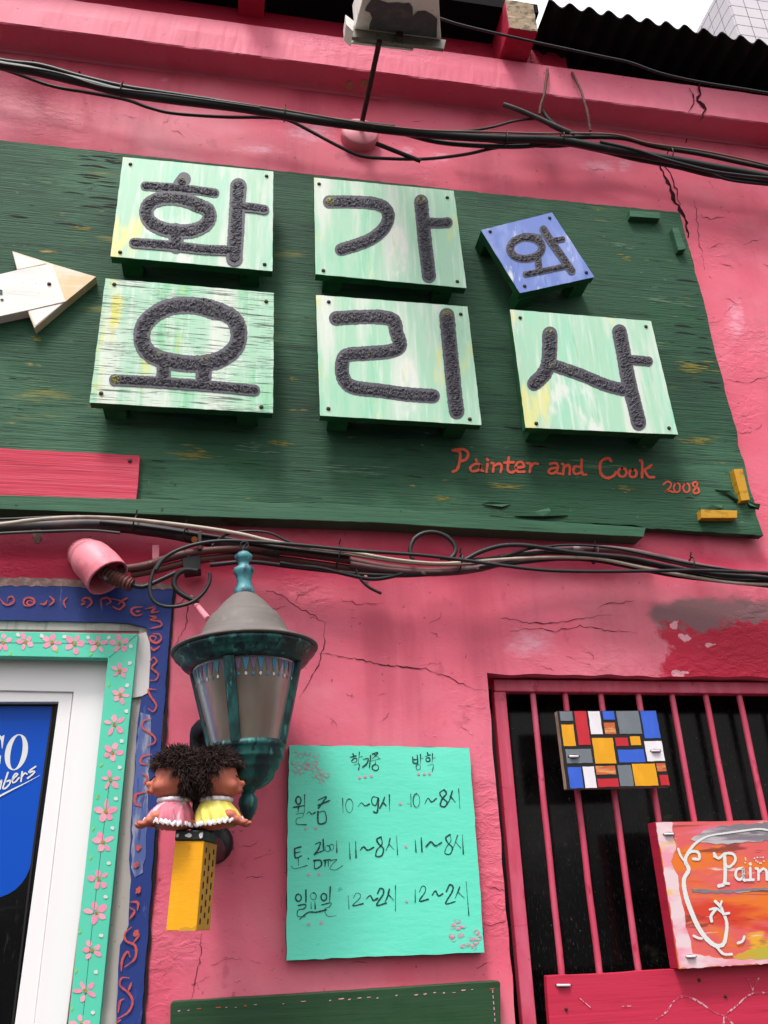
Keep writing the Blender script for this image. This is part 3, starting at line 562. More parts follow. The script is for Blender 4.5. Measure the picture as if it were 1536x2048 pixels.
for i, (x, y) in enumerate(FL):
    mb = MB(); a0 = -math.pi/2+random.uniform(-.35, .35); sc_ = (1 if i < 11 else 1.15)*random.uniform(.86, 1.1)
    for k in range(5):
        a = a0+2*math.pi*k/5+random.uniform(-.22, .22); L_ = 12.5*sc_*random.uniform(.78, 1.2)
        blob(mb, x+math.cos(a)*L_, y+math.sin(a)*L_, 7.8*sc_*random.uniform(.75, 1.2), 4.8*sc_*random.uniform(.75, 1.3), md+.0005+.00015*k, 0 if random.random() < .6 else 2, a, jit=.10)
    blob(mb, x, y, 3.6, 3.8, md+.0016, 1, jit=.25); mb.build('painted_flower', ['petal', 'flower_eye', 'petal_pale'], trim)
DOT = [z4(*p) for p in ((146, 483), (337, 490), (520, 500), (713, 505), (880, 505), (1058, 577), (1050, 712), (1028, 893), (1022, 1100), (985, 1342), (968, 1555), (938, 1810))]+[z5(*p) for p in ((910, 388), (880, 673), (852, 945), (818, 1257), (775, 1553), (752, 1880))]
for (x, y) in DOT:
    mb = MB(); blob(mb, x, y, 4, 4, md+.0012, 0, jit=.2); mb.build('painted_dot', 'white_print', trim)
for (x, y) in [z4(*p) for p in ((880, 885), (85, 632), (735, 640), (460, 610), (790, 1795), (820, 1535))]+[z5(*p) for p in ((790, 130), (755, 392), (733, 630), (645, 1230), (615, 1545), (582, 1850))]:
    mb = MB(); blob(mb, x, y, 4.4, 1.8, md+.001, 0, -1.0+random.uniform(-.4, .4), jit=.2); mb.build('painted_leaf', 'lime_dab', trim)
# the white door
door = thing('door', 'white shop door with dark glass and a blue sticker', 'door', at(60, 2048, -.03)*1)
fd = -.015
mb = MB(); board_px([(-300, 1300), (225, 1305), (120, 2160), (55, 2160), (147, 1384), (0, 1381), (-300, 1377)], fd, -.08, 0, 0, mb); mb.build('frame', 'white_door', door, bevel=.002)
mb = MB(); board_px([(-300, 1378), (0, 1382), (146, 1385), (55, 2160), (14, 2160), (117, 1404), (0, 1404), (-300, 1404)], fd-.006, -.075, 0, 0, mb); mb.build('sash', 'white_door', door, bevel=.002)
gdp = -.045
mb = MB(); board_px([(-300, 1395), (120, 1398), (15, 2160), (-300, 2160)], gdp, gdp-.006, 0, 0, mb); mb.build('pane', 'door_glass', door)
mb = MB(); board_px([(104.5, 1413), (108.5, 1412), (88, 1560), (70, 1690), (27, 2048), (23, 2048), (66, 1690), (84, 1560)], gdp+.003, gdp+.0002, 0, 0, mb); mb.build('gasket', 'gasket', door)
mb = MB(); board_px([(-300, 1412), (104.5, 1413), (95, 1484), (84.5, 1560), (75, 1632), (67, 1690), (64, 1718), (59, 1738), (52, 1754), (43, 1767), (31, 1779), (17, 1788), (0, 1794.5), (-60, 1800), (-300, 1800)], gdp+.0012, gdp+.0003, 0, 0, mb)
stk = mb.build('sticker', 'sticker_blue', door)
zs1 = Z(7.877, 0, 1380); sdp = gdp+.002
mb = MB(); vs = []; n = 48
for k in range(n):
    t = 2*math.pi*k/n; sl = -.16
    for (cx, cy, a, b) in ((258, 980, 178, 284), (258, 980, 90, 268)):
        y = cy+b*math.sin(t); x = cx+a*math.cos(t)+sl*(y-cy); q = zs1(x, y); vs.append(at(q[0], q[1], sdp))
mb.add(vs, [[2*k, 2*k+1, (2*k+3) % (2*n), (2*k+2) % (2*n)] for k in range(n)])
for poly in ([(20, 735), (72, 705), (38, 920), (27, 920), (18, 800), (-10, 745), (-60, 700), (-60, 690), (0, 708)], [(0, 1040), (18, 1025), (6, 1150), (-20, 1200), (-30, 1190)]):
    mb.add([at(*zs1(*p), sdp) for p in poly], [list(range(len(poly)))])
mb.build('lettering', 'white_print', stk)
mb = MB()
for i, (s, w_) in enumerate([([(-40, 1520), (25, 1420), (0, 1560)], 3), ([(125, 1300), (85, 1420), (45, 1545), (90, 1545), (150, 1480), (160, 1425), (110, 1440)], 3.3), ([(200, 1410), (250, 1360), (280, 1325), (240, 1320), (200, 1390), (200, 1455), (245, 1445), (300, 1380)], 3.2), ([(350, 1290), (330, 1440)], 3.4), ([(340, 1370), (390, 1310), (425, 1325)], 3.2), ([(560, 1205), (470, 1270), (460, 1300), (520, 1280), (545, 1290), (500, 1340), (435, 1390)], 3.3), ([(-60, 1700), (200, 1565), (400, 1465), (628, 1343)], 3.4)]):
    ribbon(mb, [zs1(*p) for p in s], w_, sdp+.0002*(i+1), 0, 1.5, True, .2, (lambda t: 1.2-t) if i == 6 else None)
mb.build('script_lettering', 'white_print', stk)
mb = MB(); box(mb, (dl+.6, .75, at(10, 2022, -.6).z-.3), 1.6, .5, .6); mb.build('counter', 'counter_wood', label='brown wooden counter inside, behind the door glass', cat='counter')
mb = MB(); box(mb, ((dl+dr)/2, 1.1, 1.3), 2.6, .05, 2.6); mb.build('room_wall', 'room_dark', bld)

# ================================================================== the big green sign board
bd = .04
board = thing('sign_board', 'large weathered green plywood sign board screwed to the pink wall', 'sign board', at(740, 1060, bd))
redge = [(1360, 425), (1369, 462), (1378, 496), (1386, 520), (1390, 545), (1404, 590), (1414, 628), (1420, 660), (1432, 712), (1446, 758), (1452, 790), (1464, 830), (1466, 838), (1474, 862), (1476, 890), (1490, 930), (1500, 978), (1508, 1000), (1512, 1030), (1527, 1071)]
mb = MB(); board_px([(-300, 246), (0, 280), (600, 346), (1000, 389)]+redge+[(1292, 1056), (1270, 1050), (-300, 985)], bd, .012, 0, .0016, mb, .018)
panel = mb.build('plywood_panel', 'green_plywood', board)
mb = MB(); board_px([(-300, 976), (0, 990), (700, 1010), (1000, 1036), (1292, 1055), (1287, 1074), (920, 1056), (768, 1046), (0, 1018), (-300, 1004)], bd+.022, .004, 0, .0008, mb); mb.build('batten', 'green_batten', board, bevel=.0015)
zb = Z(2.494, 920, 400)
for pts, m_ in (([(846, 52), (998, 62), (998, 92), (850, 82)], 'green_batten'), ([(1058, 139), (1088, 137), (1128, 244), (1090, 250)], 'green_batten'), ([(1365, 1343), (1410, 1340), (1447, 1495), (1406, 1500)], 'ochre_wood'), ([(1200, 1543), (1383, 1549), (1383, 1586), (1206, 1586)], 'ochre_wood')):
    mb = MB(); board_px([zb(*p) for p in pts], bd+.024, bd-.002, 0, 0, mb); mb.build('corner_block', m_, board, bevel=.0012)
mat('ochre_stain', srgb(132, 122, 58), .75, .2, [((20, 20, 160), 4, .45, .62, srgb(74, 96, 60), .9)])
mat('pale_stain', srgb(92, 122, 98), .75, .2, [((20, 20, 160), 4, .45, .62, srgb(60, 92, 72), .9)])
rnd_s = random.Random(33)
for (cx, cy, wx, wy, m_) in ((1385, 738, 46, 18, 'ochre_stain'), (1250, 516, 16, 6, 'ochre_stain'), (1240, 490, 30, 8, 'pale_stain'), (1015, 972, 40, 6, 'ochre_stain'), (1250, 978, 26, 4, 'ochre_stain'), (886, 998, 22, 5, 'ochre_stain'), (390, 905, 48, 14, 'ochre_stain'), (510, 896, 40, 9, 'pale_stain'), (560, 886, 28, 6, 'ochre_stain'), (90, 360, 50, 9, 'pale_stain'), (165, 455, 26, 6, 'ochre_stain'), (76, 680, 14, 6, 'ochre_stain'), (586, 758, 9, 3, 'ochre_stain'), (1330, 600, 60, 14, 'pale_stain'), (1300, 690, 40, 10, 'pale_stain'), (1180, 930, 60, 10, 'pale_stain'), (60, 760, 60, 14, 'pale_stain'), (700, 940, 80, 12, 'pale_stain'), (1400, 880, 40, 10, 'ochre_stain')):
    mb = MB()
    for q_ in range(int(8+wy*1.3)):
        l_ = rnd_s.uniform(.25, 1)*wx; x_ = cx+rnd_s.gauss(0, .38)*wx-l_/2; y_ = cy+rnd_s.gauss(0, .5)*wy+.07*(x_-cx)
        ribbon(mb, [(x_, y_), (x_+l_*.5, y_+l_*.035+rnd_s.uniform(-.8, .8)), (x_+l_, y_+l_*.07)], rnd_s.uniform(.8, 2.2), bd+.0004+.00004*(q_ % 9), 0, 4, False, .6, lambda t: math.sin(math.pi*t)+.05)
    mb.build('paint_smear', m_, board)
# splintered, lifted plies
zt = Z(2.341, 880, 880)
for pts, lift in (([(350, 355), (440, 335), (510, 318), (520, 332), (600, 352), (480, 356)], .012), ([(195, 300), (240, 288), (330, 300), (290, 312)], .006), ([(1290, 232), (1360, 238), (1400, 262), (1396, 280), (1340, 250)], .012), ([(1215, 318), (1280, 304), (1325, 305), (1320, 318), (1225, 330)], .012), ([(1440, 290), (1500, 300), (1496, 318), (1450, 305)], .01)):
    mb = MB(); P = [at(*zt(*p), bd+lift*(1 if i % 2 else .25)) for i, p in enumerate(pts)]; n = len(P)
    bk = [V3((p.x, -bd+.002, p.z)) for p in P]
    mb.add(P+bk, [list(range(n))]+[[i, n+i, n+(i+1) % n, (i+1) % n] for i in range(n)]); mb.build('splinter', 'green_batten', board)
    mb = MB(); c = sum((p for p in P), V3())/n; vs = [V3((c.x+(p.x-c.x)*.9, -bd-.0012, c.z+(p.z-c.z)*.75-.008)) for p in P]; mb.add(vs, [list(range(n))]); mb.build('split', 'dark_edge', board)
# long open checks in the ply
for k in range(46):
    x = random.uniform(0, 1420); y = random.choice([random.uniform(330, 560), random.uniform(330, 1000)]); l = random.uniform(18, 70)
    if k < 16: x = random.uniform(130, 235); y = random.uniform(310, 420)
    if 16 <= k < 26: x = random.uniform(1370, 1460); y = 520+(x-1370)*3+random.uniform(-60, 160); x = min(x, 1385+(y-520)*.24)-l
    mb = MB(); ribbon(mb, [(x, y), (x+l*.5, y+l*.05+random.uniform(-2, 2)), (x+l, y+l*.11)], random.uniform(1.2, 3.2), bd+.0009, 0, 4, False, .6, lambda t: math.sin(math.pi*t)+.05); mb.build('wood_check', 'dark_edge', board)
TXT = [[(60, 48), (92, 56), (92, 100), (80, 138), (60, 148)], [(72, 46), (110, 44), (132, 62), (122, 90), (95, 100)], [(192, 115), (165, 112), (142, 130), (150, 146), (180, 140), (192, 118), (190, 138), (204, 146)], [(168, 92), (172, 98)],
       [(222, 112), (218, 150)], [(220, 88), (224, 94)], [(242, 108), (252, 112), (248, 148)], [(252, 122), (278, 110), (288, 125), (284, 150)], [(322, 82), (318, 140), (336, 152), (348, 146)], [(300, 106), (345, 104)], [(358, 130), (392, 124), (384, 104), (364, 106), (354, 128), (366, 148), (394, 148)], [(408, 108), (424, 114), (420, 150)], [(424, 126), (440, 110), (458, 112)],
       [(516, 112), (540, 108), (552, 122), (546, 152), (564, 158)], [(546, 130), (520, 134), (508, 148), (524, 158), (546, 148)], [(572, 112), (580, 118), (576, 160)], [(580, 130), (600, 116), (608, 130), (606, 160)], [(664, 90), (662, 130), (668, 160), (684, 162)], [(660, 128), (634, 124), (624, 144), (636, 160), (660, 152)],
       [(800, 98), (792, 86), (768, 90), (750, 112), (754, 158), (782, 178), (812, 168), (824, 152)], [(852, 132), (836, 142), (838, 164), (856, 172), (872, 158), (868, 138), (852, 132)], [(902, 138), (888, 148), (890, 168), (906, 174), (920, 162), (916, 144), (902, 138)], [(936, 96), (946, 104), (946, 174)], [(990, 118), (950, 146)], [(958, 142), (976, 172), (1002, 174)],
       [(1046, 208), (1066, 194), (1082, 206), (1074, 226), (1054, 244), (1070, 238), (1092, 244)], [(1106, 200), (1094, 222), (1104, 244), (1120, 238), (1122, 210), (1106, 200)], [(1150, 202), (1138, 222), (1148, 244), (1166, 238), (1166, 210), (1150, 202)], [(1206, 196), (1186, 200), (1188, 216), (1208, 226), (1212, 244), (1194, 250), (1186, 238), (1200, 222), (1206, 196)]]
for i, s in enumerate(TXT):
    mb = MB(); big = i in (0, 1, 19); ribbon(mb, [zt(*p) for p in s], (5.6 if big else 5.0) if i < 25 else 3.4, bd+.0014+.0002*(i % 5), 0, 1.6, True, .35); mb.build('painted_letter', 'orange_paint', board)

# ================================================================== letter panels
pd = bd+.088
z3 = Z(2.56, 0, 280); zh = Z(4.518, 220, 300); zg = Z(3.491, 560, 320)
def letter_panel(label, corners, face_m, side_m, zf, scale, strokes, nails, feet=((.12, .0), (.86, .0), (.12, 1), (.86, 1)), thick=.030):
    base = at(sum(c[0] for c in corners)/4, max(c[1] for c in corners), bd)
    t = thing('letter_panel', label, 'sign panel', base, 'carved letter panels on the green board')
    mb = MB(); P = ragged([at(x, y, pd) for x, y in corners], .02, .0007); prism(mb, P, pd, pd-.0022)
    mb.build('face', face_m, t)
    c = sum(P, V3())/len(P); P2 = [c+(p-c)*.997 for p in P]; mb = MB(); prism(mb, P2, pd-.0022, pd-thick); mb.build('side', side_m, t, bevel=.001)
    q = [at(x, y, pd-thick) for x, y in corners]; q = [V3((at(x, y, pd).x, 0, at(x, y, pd).z)) for x, y in corners]
    for (u, v) in feet:
        tp = q[0].lerp(q[1], u); bt = q[3].lerp(q[2], u); f = .055; p = tp.lerp(bt, .06 if v == 0 else .94); ax = (q[1]-q[0]).normalized(); az = (q[3]-q[0]).normalized()
        mb = MB(); prism(mb, [p+ax*(-.03)+az*(-.02), p+ax*.03+az*(-.02), p+ax*.03+az*.02, p-ax*.03+az*.02], pd-thick-.0005, bd-.001); mb.build('foot', side_m, t, bevel=.001)
    for i, (pts, wd) in enumerate(strokes):
        px = [zf(*p) for p in pts]; mb = MB(); ribbon(mb, px, wd/scale, pd+.0008+.00035*i, 0, 2, True, .10); mb.build('letter_stroke', 'letter_rim', t)
        # chiselled, tarry bed of the stroke
        W = wd/scale*.70; e_ = [V3((x, y, 0)) for x, y in px]; closed = (e_[0]-e_[-1]).length < W*1.6
        if not closed: e_[0] = e_[0]+(e_[0]-e_[1]).normalized()*W*.42; e_[-1] = e_[-1]+(e_[-1]-e_[-2]).normalized()*W*.42
        C = catmull(e_, 1.1); n = len(C); cr = 9; vs = []
        for j, p in enumerate(C):
            T = (C[min(j+1, n-1)]-C[max(j-1, 0)]); T = T.normalized() if T.length > 1e-6 else V3((1, 0, 0)); N_ = V3((-T.y, T.x, 0)); e = min(1, min(j, n-1-j)*1.1/(W*.5)); ee = math.sqrt(max(.02, 1-(1-e)**2))
            for k in range(cr):
                s_ = (k/(cr-1)-.5)*W*ee*(1+.35*noise.noise(p*.22+V3((i, 0, 9)))); x, y = p.x+N_.x*s_, p.y+N_.y*s_; v = at(x, y, pd)
                h = noise.noise(V3((x*.17, y*.17, i*7)))*.5+noise.noise(V3((x*.42, y*.42, i*3+4)))*.65; ed = 1-abs(k/(cr-1)-.5)*2
                vs.append(v+V3((0, -(.0016+.0002*i+max(0, .0058*(h+.30))*min(1, ed*3)), 0)))
        mb = MB(); mb.add(vs, [[j*cr+k, j*cr+k+1, (j+1)*cr+k+1, (j+1)*cr+k] for j in range(n-1) for k in range(cr-1)], 0, False); go = mb.build('letter_groove', 'letter_groove', t)
        ta = go.data.attributes.new('tip', 'FLOAT', 'POINT'); tl = max(12, n*.16); ta.data.foreach_set('value', [(0 if wd/scale < 22 and i > 0 else 1)*max(0, .9-.9*(j/tl))*(1 if (i*5+int(px[0][0])) % 3 else .6) for j in range(n) for k in range(cr)])
    for x, y in nails: nail(t, x, y, pd, .0062)
    return t
letter_panel('mint streaked panel with the carved grey syllable hwa, upper left of the board', [(246, 314), (546.5, 343), (545, 542), (221, 512.5)], 'mint_streaked_pale', 'dark_green_wood', zh, 4.518,
    [([(668, 262), (632, 312)], 128), ([(315, 325), (450, 332), (600, 342), (750, 360), (880, 378), (945, 388)], 82), ([(805, 502), (700, 458), (560, 432), (440, 444), (352, 492), (328, 570), (366, 650), (470, 708), (600, 732), (740, 728), (850, 682), (898, 612), (888, 545), (832, 512), (765, 488)], 128), ([(594, 725), (597, 860)], 135), ([(215, 838), (400, 852), (620, 872), (850, 898), (1085, 908)], 92), ([(1160, 328), (1150, 500), (1140, 700), (1130, 850), (1124, 972)], 146), ([(1180, 512), (1300, 522), (1395, 538)], 86)],
    [zh(185, 130), zh(1415, 238), zh(92, 925), zh(1397, 1035)])
letter_panel('weathered mint panel with grainy cracks and the carved syllable yo, beside the white arrow', [(211, 556.6), (547.7, 586), (546, 826), (179, 805)], 'mint_weathered', 'dark_green_wood', z3, 2.56,
    [([(1115, 882), (1000, 848), (880, 853), (792, 892), (733, 960), (733, 1050), (790, 1108), (900, 1138), (1020, 1146), (1130, 1122), (1207, 1060), (1222, 980), (1192, 912), (1112, 872), (1045, 852)], 88), ([(842, 1130), (836, 1225)], 76), ([(1046, 1140), (1040, 1235)], 82), ([(588, 1228), (760, 1237), (950, 1250), (1150, 1266), (1302, 1281)], 58)],
    [z3(585, 740), z3(1363, 828), z3(518, 1298), z3(1338, 1368)])
letter_panel('mint streaked panel with the carved syllable ga, top middle of the board', [(628, 355), (907.5, 381.6), (933, 576), (631, 548)], 'mint_streaked', 'dark_green_wood', zg, 3.491,
    [([(345, 292), (500, 292), (650, 302), (732, 335), (757, 400), (722, 480), (640, 548), (540, 590), (425, 625)], 90), ([(985, 288), (1000, 450), (1015, 600), (1030, 720), (1040, 808)], 98), ([(1020, 435), (1100, 440), (1168, 436)], 72)],
    [zg(273, 168), zg(1168, 264), zg(303, 773), zg(1238, 850)])
letter_panel('mint streaked panel with the carved syllable ri, lower middle of the board', [(632, 590), (935, 613), (963, 850), (640, 831)], 'mint_streaked', 'dark_green_wood', zg, 3.491,
    [([(392, 1105), (550, 1096), (700, 1096), (792, 1122), (812, 1200), (836, 1295), (765, 1335), (600, 1350), (462, 1366), (432, 1450), (452, 1540), (522, 1588), (700, 1610), (880, 1635), (1068, 1648)], 100), ([(1165, 1085), (1180, 1250), (1200, 1450), (1220, 1650), (1234, 1755)], 108)],
    [zg(340, 992), zg(1262, 1078), zg(338, 1737), zg(1325, 1810)])
letter_panel('small tilted blue panel with the carved syllable wa', [(962, 460), (1104, 425), (1189, 554), (1040, 586)], 'blue_streaked', 'dark_green_wood', zb, 2.494,
    [([(392, 190), (330, 184), (272, 205), (250, 248), (280, 285), (340, 292), (395, 268), (408, 225), (374, 195), (320, 184)], 40), ([(388, 285), (395, 350)], 36), ([(328, 370), (420, 352), (525, 330)], 30), ([(416, 145), (450, 200), (500, 270), (556, 352)], 40), ([(452, 202), (490, 198), (512, 194)], 28)],
    [zb(150, 158), zb(447, 90), zb(322, 430), zb(630, 362)])
letter_panel('mint streaked panel with the carved syllable sa, rightmost above the orange lettering', [(1020, 619), (1302, 642), (1356, 869), (1051.5, 855)], 'mint_streaked_pale', 'dark_green_wood', zb, 2.494,
    [([(448, 668), (447, 740), (440, 820), (415, 872), (370, 916)], 76), ([(460, 822), (600, 870), (720, 920), (812, 946)], 62), ([(795, 656), (815, 760), (840, 900), (870, 1020), (892, 1112)], 74), ([(840, 795), (900, 800), (938, 804)], 48)],
    [zb(300, 588), zb(927, 632), zb(380, 1115), zb(1042, 1138)])

# arrow and red plank
arrow = thing('arrow_sign', 'white wooden arrow pointing right at the left edge of the board', 'arrow sign', at(80, 650, bd))
ad = bd+.03
mb = MB(); board_px([z3(*p) for p in ((62, 568), (270, 634), (492, 700), (335, 828), (176, 962), (138, 868), (88, 668))], ad, bd, 0, 0, mb); mb.build('head', ['tan_white_wood'], arrow, bevel=.001)
mb = MB(); board_px([z3(*p) for p in ((-500, 778), (0, 686), (90, 665), (268, 636), (335, 827), (140, 872), (0, 902), (-500, 1000))], ad+.003, bd, 0, 0, mb); mb.build('shaft', 'white_wood', arrow, bevel=.001)
mb = MB(); board_px([z3(*p) for p in ((66, 574), (235, 632), (90, 662))], ad+.0012, ad-.001, 0, 0, mb); mb.build('head_corner', 'white_wood', arrow)
mb = MB(); board_px([z3(*p) for p in ((146, 874), (318, 838), (180, 950))], ad+.0012, ad-.001, 0, 0, mb); mb.build('head_corner', 'white_wood', arrow)
nail(arrow, *z3(252, 738), ad+.003, .006, 'screw', 'rust_nail')
for (x, y) in ((4, 772), (5, 786), (10, 818)):
    mb = MB(); q = z3(x, y); blob(mb, q[0], q[1], 3.6, 2.6, ad+.0042, 0, .2); mb.build('lettering', 'marker_ink', arrow)
mb = MB(); board_px([(-300, 868), (0, 896), (60, 900), (280, 911.5), (272, 998.5), (0, 991), (-300, 983)], bd+.026, bd+.0225, 0, .0014, mb, .02)
plank = thing('red_plank', 'red painted plank nailed to the lower left of the green board', 'plank', at(100, 995, bd))
mb2 = MB(); board_px([(-300, 868), (0, 896), (60, 900), (280, 911.5), (272, 998.5), (0, 991), (-300, 983)], bd+.018, bd+.0005, 0, .0014, mb2, .02); mb2.build('plank', 'red_plank', plank)
nail(plank, 260, 922, bd+.018, .006)

# ================================================================== cables on the upper wall
ALLC = []
def cable(name, label, pts, th, m_, d=.05, group='cables along the upper wall', cat='cable', sides=9, wob=.03):
    d = d*1.4; P = path_px([(q[0], q[1], d) for q in pts], d); r = th/2*mpp(pts[len(pts)//2][0], pts[len(pts)//2][1], d); mb = MB(); tube(mb, P, r, sides, 0, wob)
    return mb.build(name, m_, label=label, cat=cat, group=group)
cable('cable', 'thickest black cable of the upper bundle, running the full width', [(-200, 96), (0, 131), (70, 143), (170, 166), (240, 184), (340, 199), (480, 216), (570, 231), (640, 242), (768, 259), (890, 271), (1000, 277), (1110, 280), (1200, 295), (1320, 315), (1430, 335), (1536, 354), (1750, 395)], 17, 'black_rubber', .075)
cable('cable', 'black cable lying on top of the thick upper cable at left', [(-200, 80), (0, 121), (80, 131), (160, 153), (240, 172), (300, 182), (440, 203), (570, 224), (700, 244), (790, 254)], 10, 'black_rubber', .06)
cable('cable', 'thin black cable dipping below the upper bundle beside the lamp rod', [(-150, 100), (0, 137), (100, 171), (170, 184), (250, 199), (300, 216), (350, 227), (450, 234), (530, 235), (575, 240), (620, 262), (680, 294), (722, 312), (770, 317), (850, 318), (930, 309), (985, 297), (1040, 290), (1110, 288), (1180, 292)], 6.5, 'black_rubber', .045)
cable('cable', 'thin grey cable showing between the black upper cables at left', [(0, 127), (110, 145), (200, 172), (260, 181), (330, 189), (430, 203), (520, 216)], 4.5, 'grey_cable', .085)
cable('cable', 'thin tan wire along the top edge of the upper bundle', [(430, 200), (560, 219), (690, 241), (768, 252), (860, 261), (980, 264), (1080, 267), (1180, 267), (1240, 271), (1300, 287), (1400, 301), (1480, 317), (1560, 336)], 4, 'tan_wire', .085)
cable('cable', 'black cable under the thick upper cable right of the lamp rod', [(790, 262), (870, 283), (950, 291), (1040, 293), (1120, 287), (1200, 301), (1270, 318), (1350, 333), (1430, 352), (1540, 366), (1700, 390)], 9, 'black_rubber', .055)
cable('cable', 'black cable rising over the bundle toward the right edge', [(1060, 288), (1130, 276), (1190, 274), (1250, 277), (1310, 293), (1400, 308), (1480, 325), (1560, 342), (1700, 372)], 9, 'black_rubber', .06)
cable('cable', 'second black cable of the sagging lower strands at right', [(1200, 284), (1270, 300), (1340, 322), (1420, 342), (1490, 352), (1560, 360), (1700, 385)], 7, 'black_rubber', .085)
cable('cable', 'thin black wire looping below the bundle at the right edge', [(1330, 318), (1400, 338), (1450, 358), (1500, 366), (1560, 372)], 5, 'black_rubber', .07)
cable('cable', 'cut grey cable end poking up left of the rusty strips', [(1006, 209), (1035, 219), (1075, 236), (1110, 252), (1140, 265)], 10, 'grey_cable', .09)
cable('cable', 'thin black cable arching up to the cut grey cable end', [(860, 262), (930, 262), (985, 254), (1030, 242), (1078, 238), (1100, 252), (1130, 264), (1180, 268)], 5, 'black_rubber', .08)
cable('cable', 'short black branch slanting into the bundle from the strips', [(1085, 222), (1098, 240), (1120, 256), (1150, 268)], 8, 'black_rubber', .075)
cable('cable', 'short black cable stub slanting down from the round pink box', [(752, 287), (785, 300), (815, 312), (841, 322)], 9, 'black_rubber', .05)
cable('cable', 'thin black cable from the floodlight across to the corrugated roof', [(872, 34), (930, 52), (1060, 82), (1200, 112), (1260, 125), (1320, 146), (1400, 164), (1536, 186), (1750, 226)], 5, 'black_rubber', .20, group=None)
for (p0, p1, d0, d1, lb) in (((1095, 138), (1079, 228), led_d+.004, .118, 'rusty metal strip hanging from the ledge to the cut cable, left of a pair'), ((1144, 145), (1182, 262), led_d+.004, .112, 'rusty metal strip hanging from the ledge, right of a pair')):
    mb = MB(); A = at(*p0, d0); B = at(*p1, d1); n = 10; P = [A.lerp(B, i/n)+V3((.004*noise.noise(V3((i*.5, A.x*7, 1))), -.02*math.sin(math.pi*i/n)-.0, 0)) for i in range(n+1)]; tube(mb, P, .0055, 5, 0, .3)
    mb.build('metal_strip', 'rust_metal', label=lb, cat='strip', group='rusty strips under the ledge')
def tie(x, y, r_px, d, label, m_='black_rubber', ang=0):
    c = at(x, y, d); r = r_px*mpp(x, y, d); mb = MB(); P = []
    for k in range(15): a = 2*math.pi*k/14; P.append(c+V3((math.sin(ang)*r*math.cos(a)*.3, r*.9*math.sin(a), r*math.cos(a))))
    tube(mb, P, .0022, 5, 0); q = c+V3((0, -.002, r)); tube(mb, [q, q+V3((.002, -.003, .006)), q+V3((.003, -.006, .014))], .002, 5)
    mb.build('cable_tie', m_, label=label, cat='cable tie', group='ties round the cable bundles')
for (x, y, r_, s) in ((243, 181, 15, 'left of the hwa panel'), (569, 229, 15, 'above the gap between the hwa and ga panels'), (1012, 279, 12, 'below the cut grey cable end'), (1124, 277, 14, 'between the rusty strips'), (1340, 310, 14, 'beside the big crack')):
    tie(x, y, r_, .105, 'thin tie round the upper cable bundle, '+s)
for (x, y, s) in ((67, 122, 'far left'), (160, 144, 'left')):
    mb = MB(); A = at(x, y+14, .0); B = at(x-1, y, .08); tube(mb, [A, A.lerp(B, .5), B], .004, 6); mb.build('cable_hook', 'rust_metal', label='small rusty hook holding the upper cables, '+s, cat='hook', group='cable hooks')

# ================================================================== floodlight on its rod
zf2 = Z(5.486, 640, 0)
p0 = at(720, 272, .035); rod_d = solve_d(757, 84, p0.z+.01); fl = thing('floodlight', 'old white floodlight with peeling paint on a rusty rod above the sign', 'floodlight', at(720, 270, 0))
mb = MB(); vs = []
for (rr, y) in ((.0, -.03), (.032, -.03), (.036, -.026), (.037, -.004), (.037, .004)): pass
cdisc = at(718, 276, 0); rpx = 38*mpp(718, 276)
prof = [(.0005, .034), (rpx*.86, .033), (rpx*.97, .027), (rpx, .018), (rpx, -.006)]
for (q, h) in prof:
    for k in range(28): a = 2*math.pi*k/28; vs.append(cdisc+V3((q*math.cos(a), -h, q*math.sin(a))))
mb.add(vs, [[i*28+k, i*28+(k+1) % 28, (i+1)*28+(k+1) % 28, (i+1)*28+k] for i in range(4) for k in range(28)], 0, True); mb.build('junction_box', 'pink_pipe', fl)
A = at(721, 250, .03); A.z = cdisc.z+.012; B = at(759, 82, rod_d)
mb = MB(); tube(mb, [A.lerp(B, i/8) for i in range(9)], mpp(740, 160, rod_d*.5)*5.2, 8, 0, .08); mb.build('rod', 'rust_dark', fl)
LD = rod_d
def lp(x, y, dd): return at(*zf2(x, y), LD+dd)
c4 = [lp(362, 300, 0), lp(1385, 435, 0), lp(1360, 535, 0), lp(352, 405, 0)]
mb = MB(); prism(mb, c4, LD, LD-.012); mb.build('flange', 'lamp_flange', fl, bevel=.0015)
mb = MB(); prism(mb, [lp(270, 225, .03), lp(370, 300, .03), lp(352, 405, .03), lp(278, 330, .03)], LD+.05, LD-.005); mb.build('flange_side', 'lamp_white', fl)
# tapered hood going up and out from the flange
N1, N2 = lp(375, 318, .003), lp(1330, 440, .003); out = .26
M1 = at(*zf2(560, -330), LD+out); M2 = at(*zf2(1290, -240), LD+out)
hgt = V3((0, .03, .16)); mb = MB(); vs = [N1, N2, M2, M1, N1+hgt, N2+hgt, M2+hgt*.8, M1+hgt*.8]
mb.add(vs, [[0, 1, 2, 3], [4, 7, 6, 5], [0, 3, 7, 4], [1, 5, 6, 2], [3, 2, 6, 7], [0, 4, 5, 1]], 0)
hood = mb.build('hood', 'lamp_white', fl, bevel=.003)
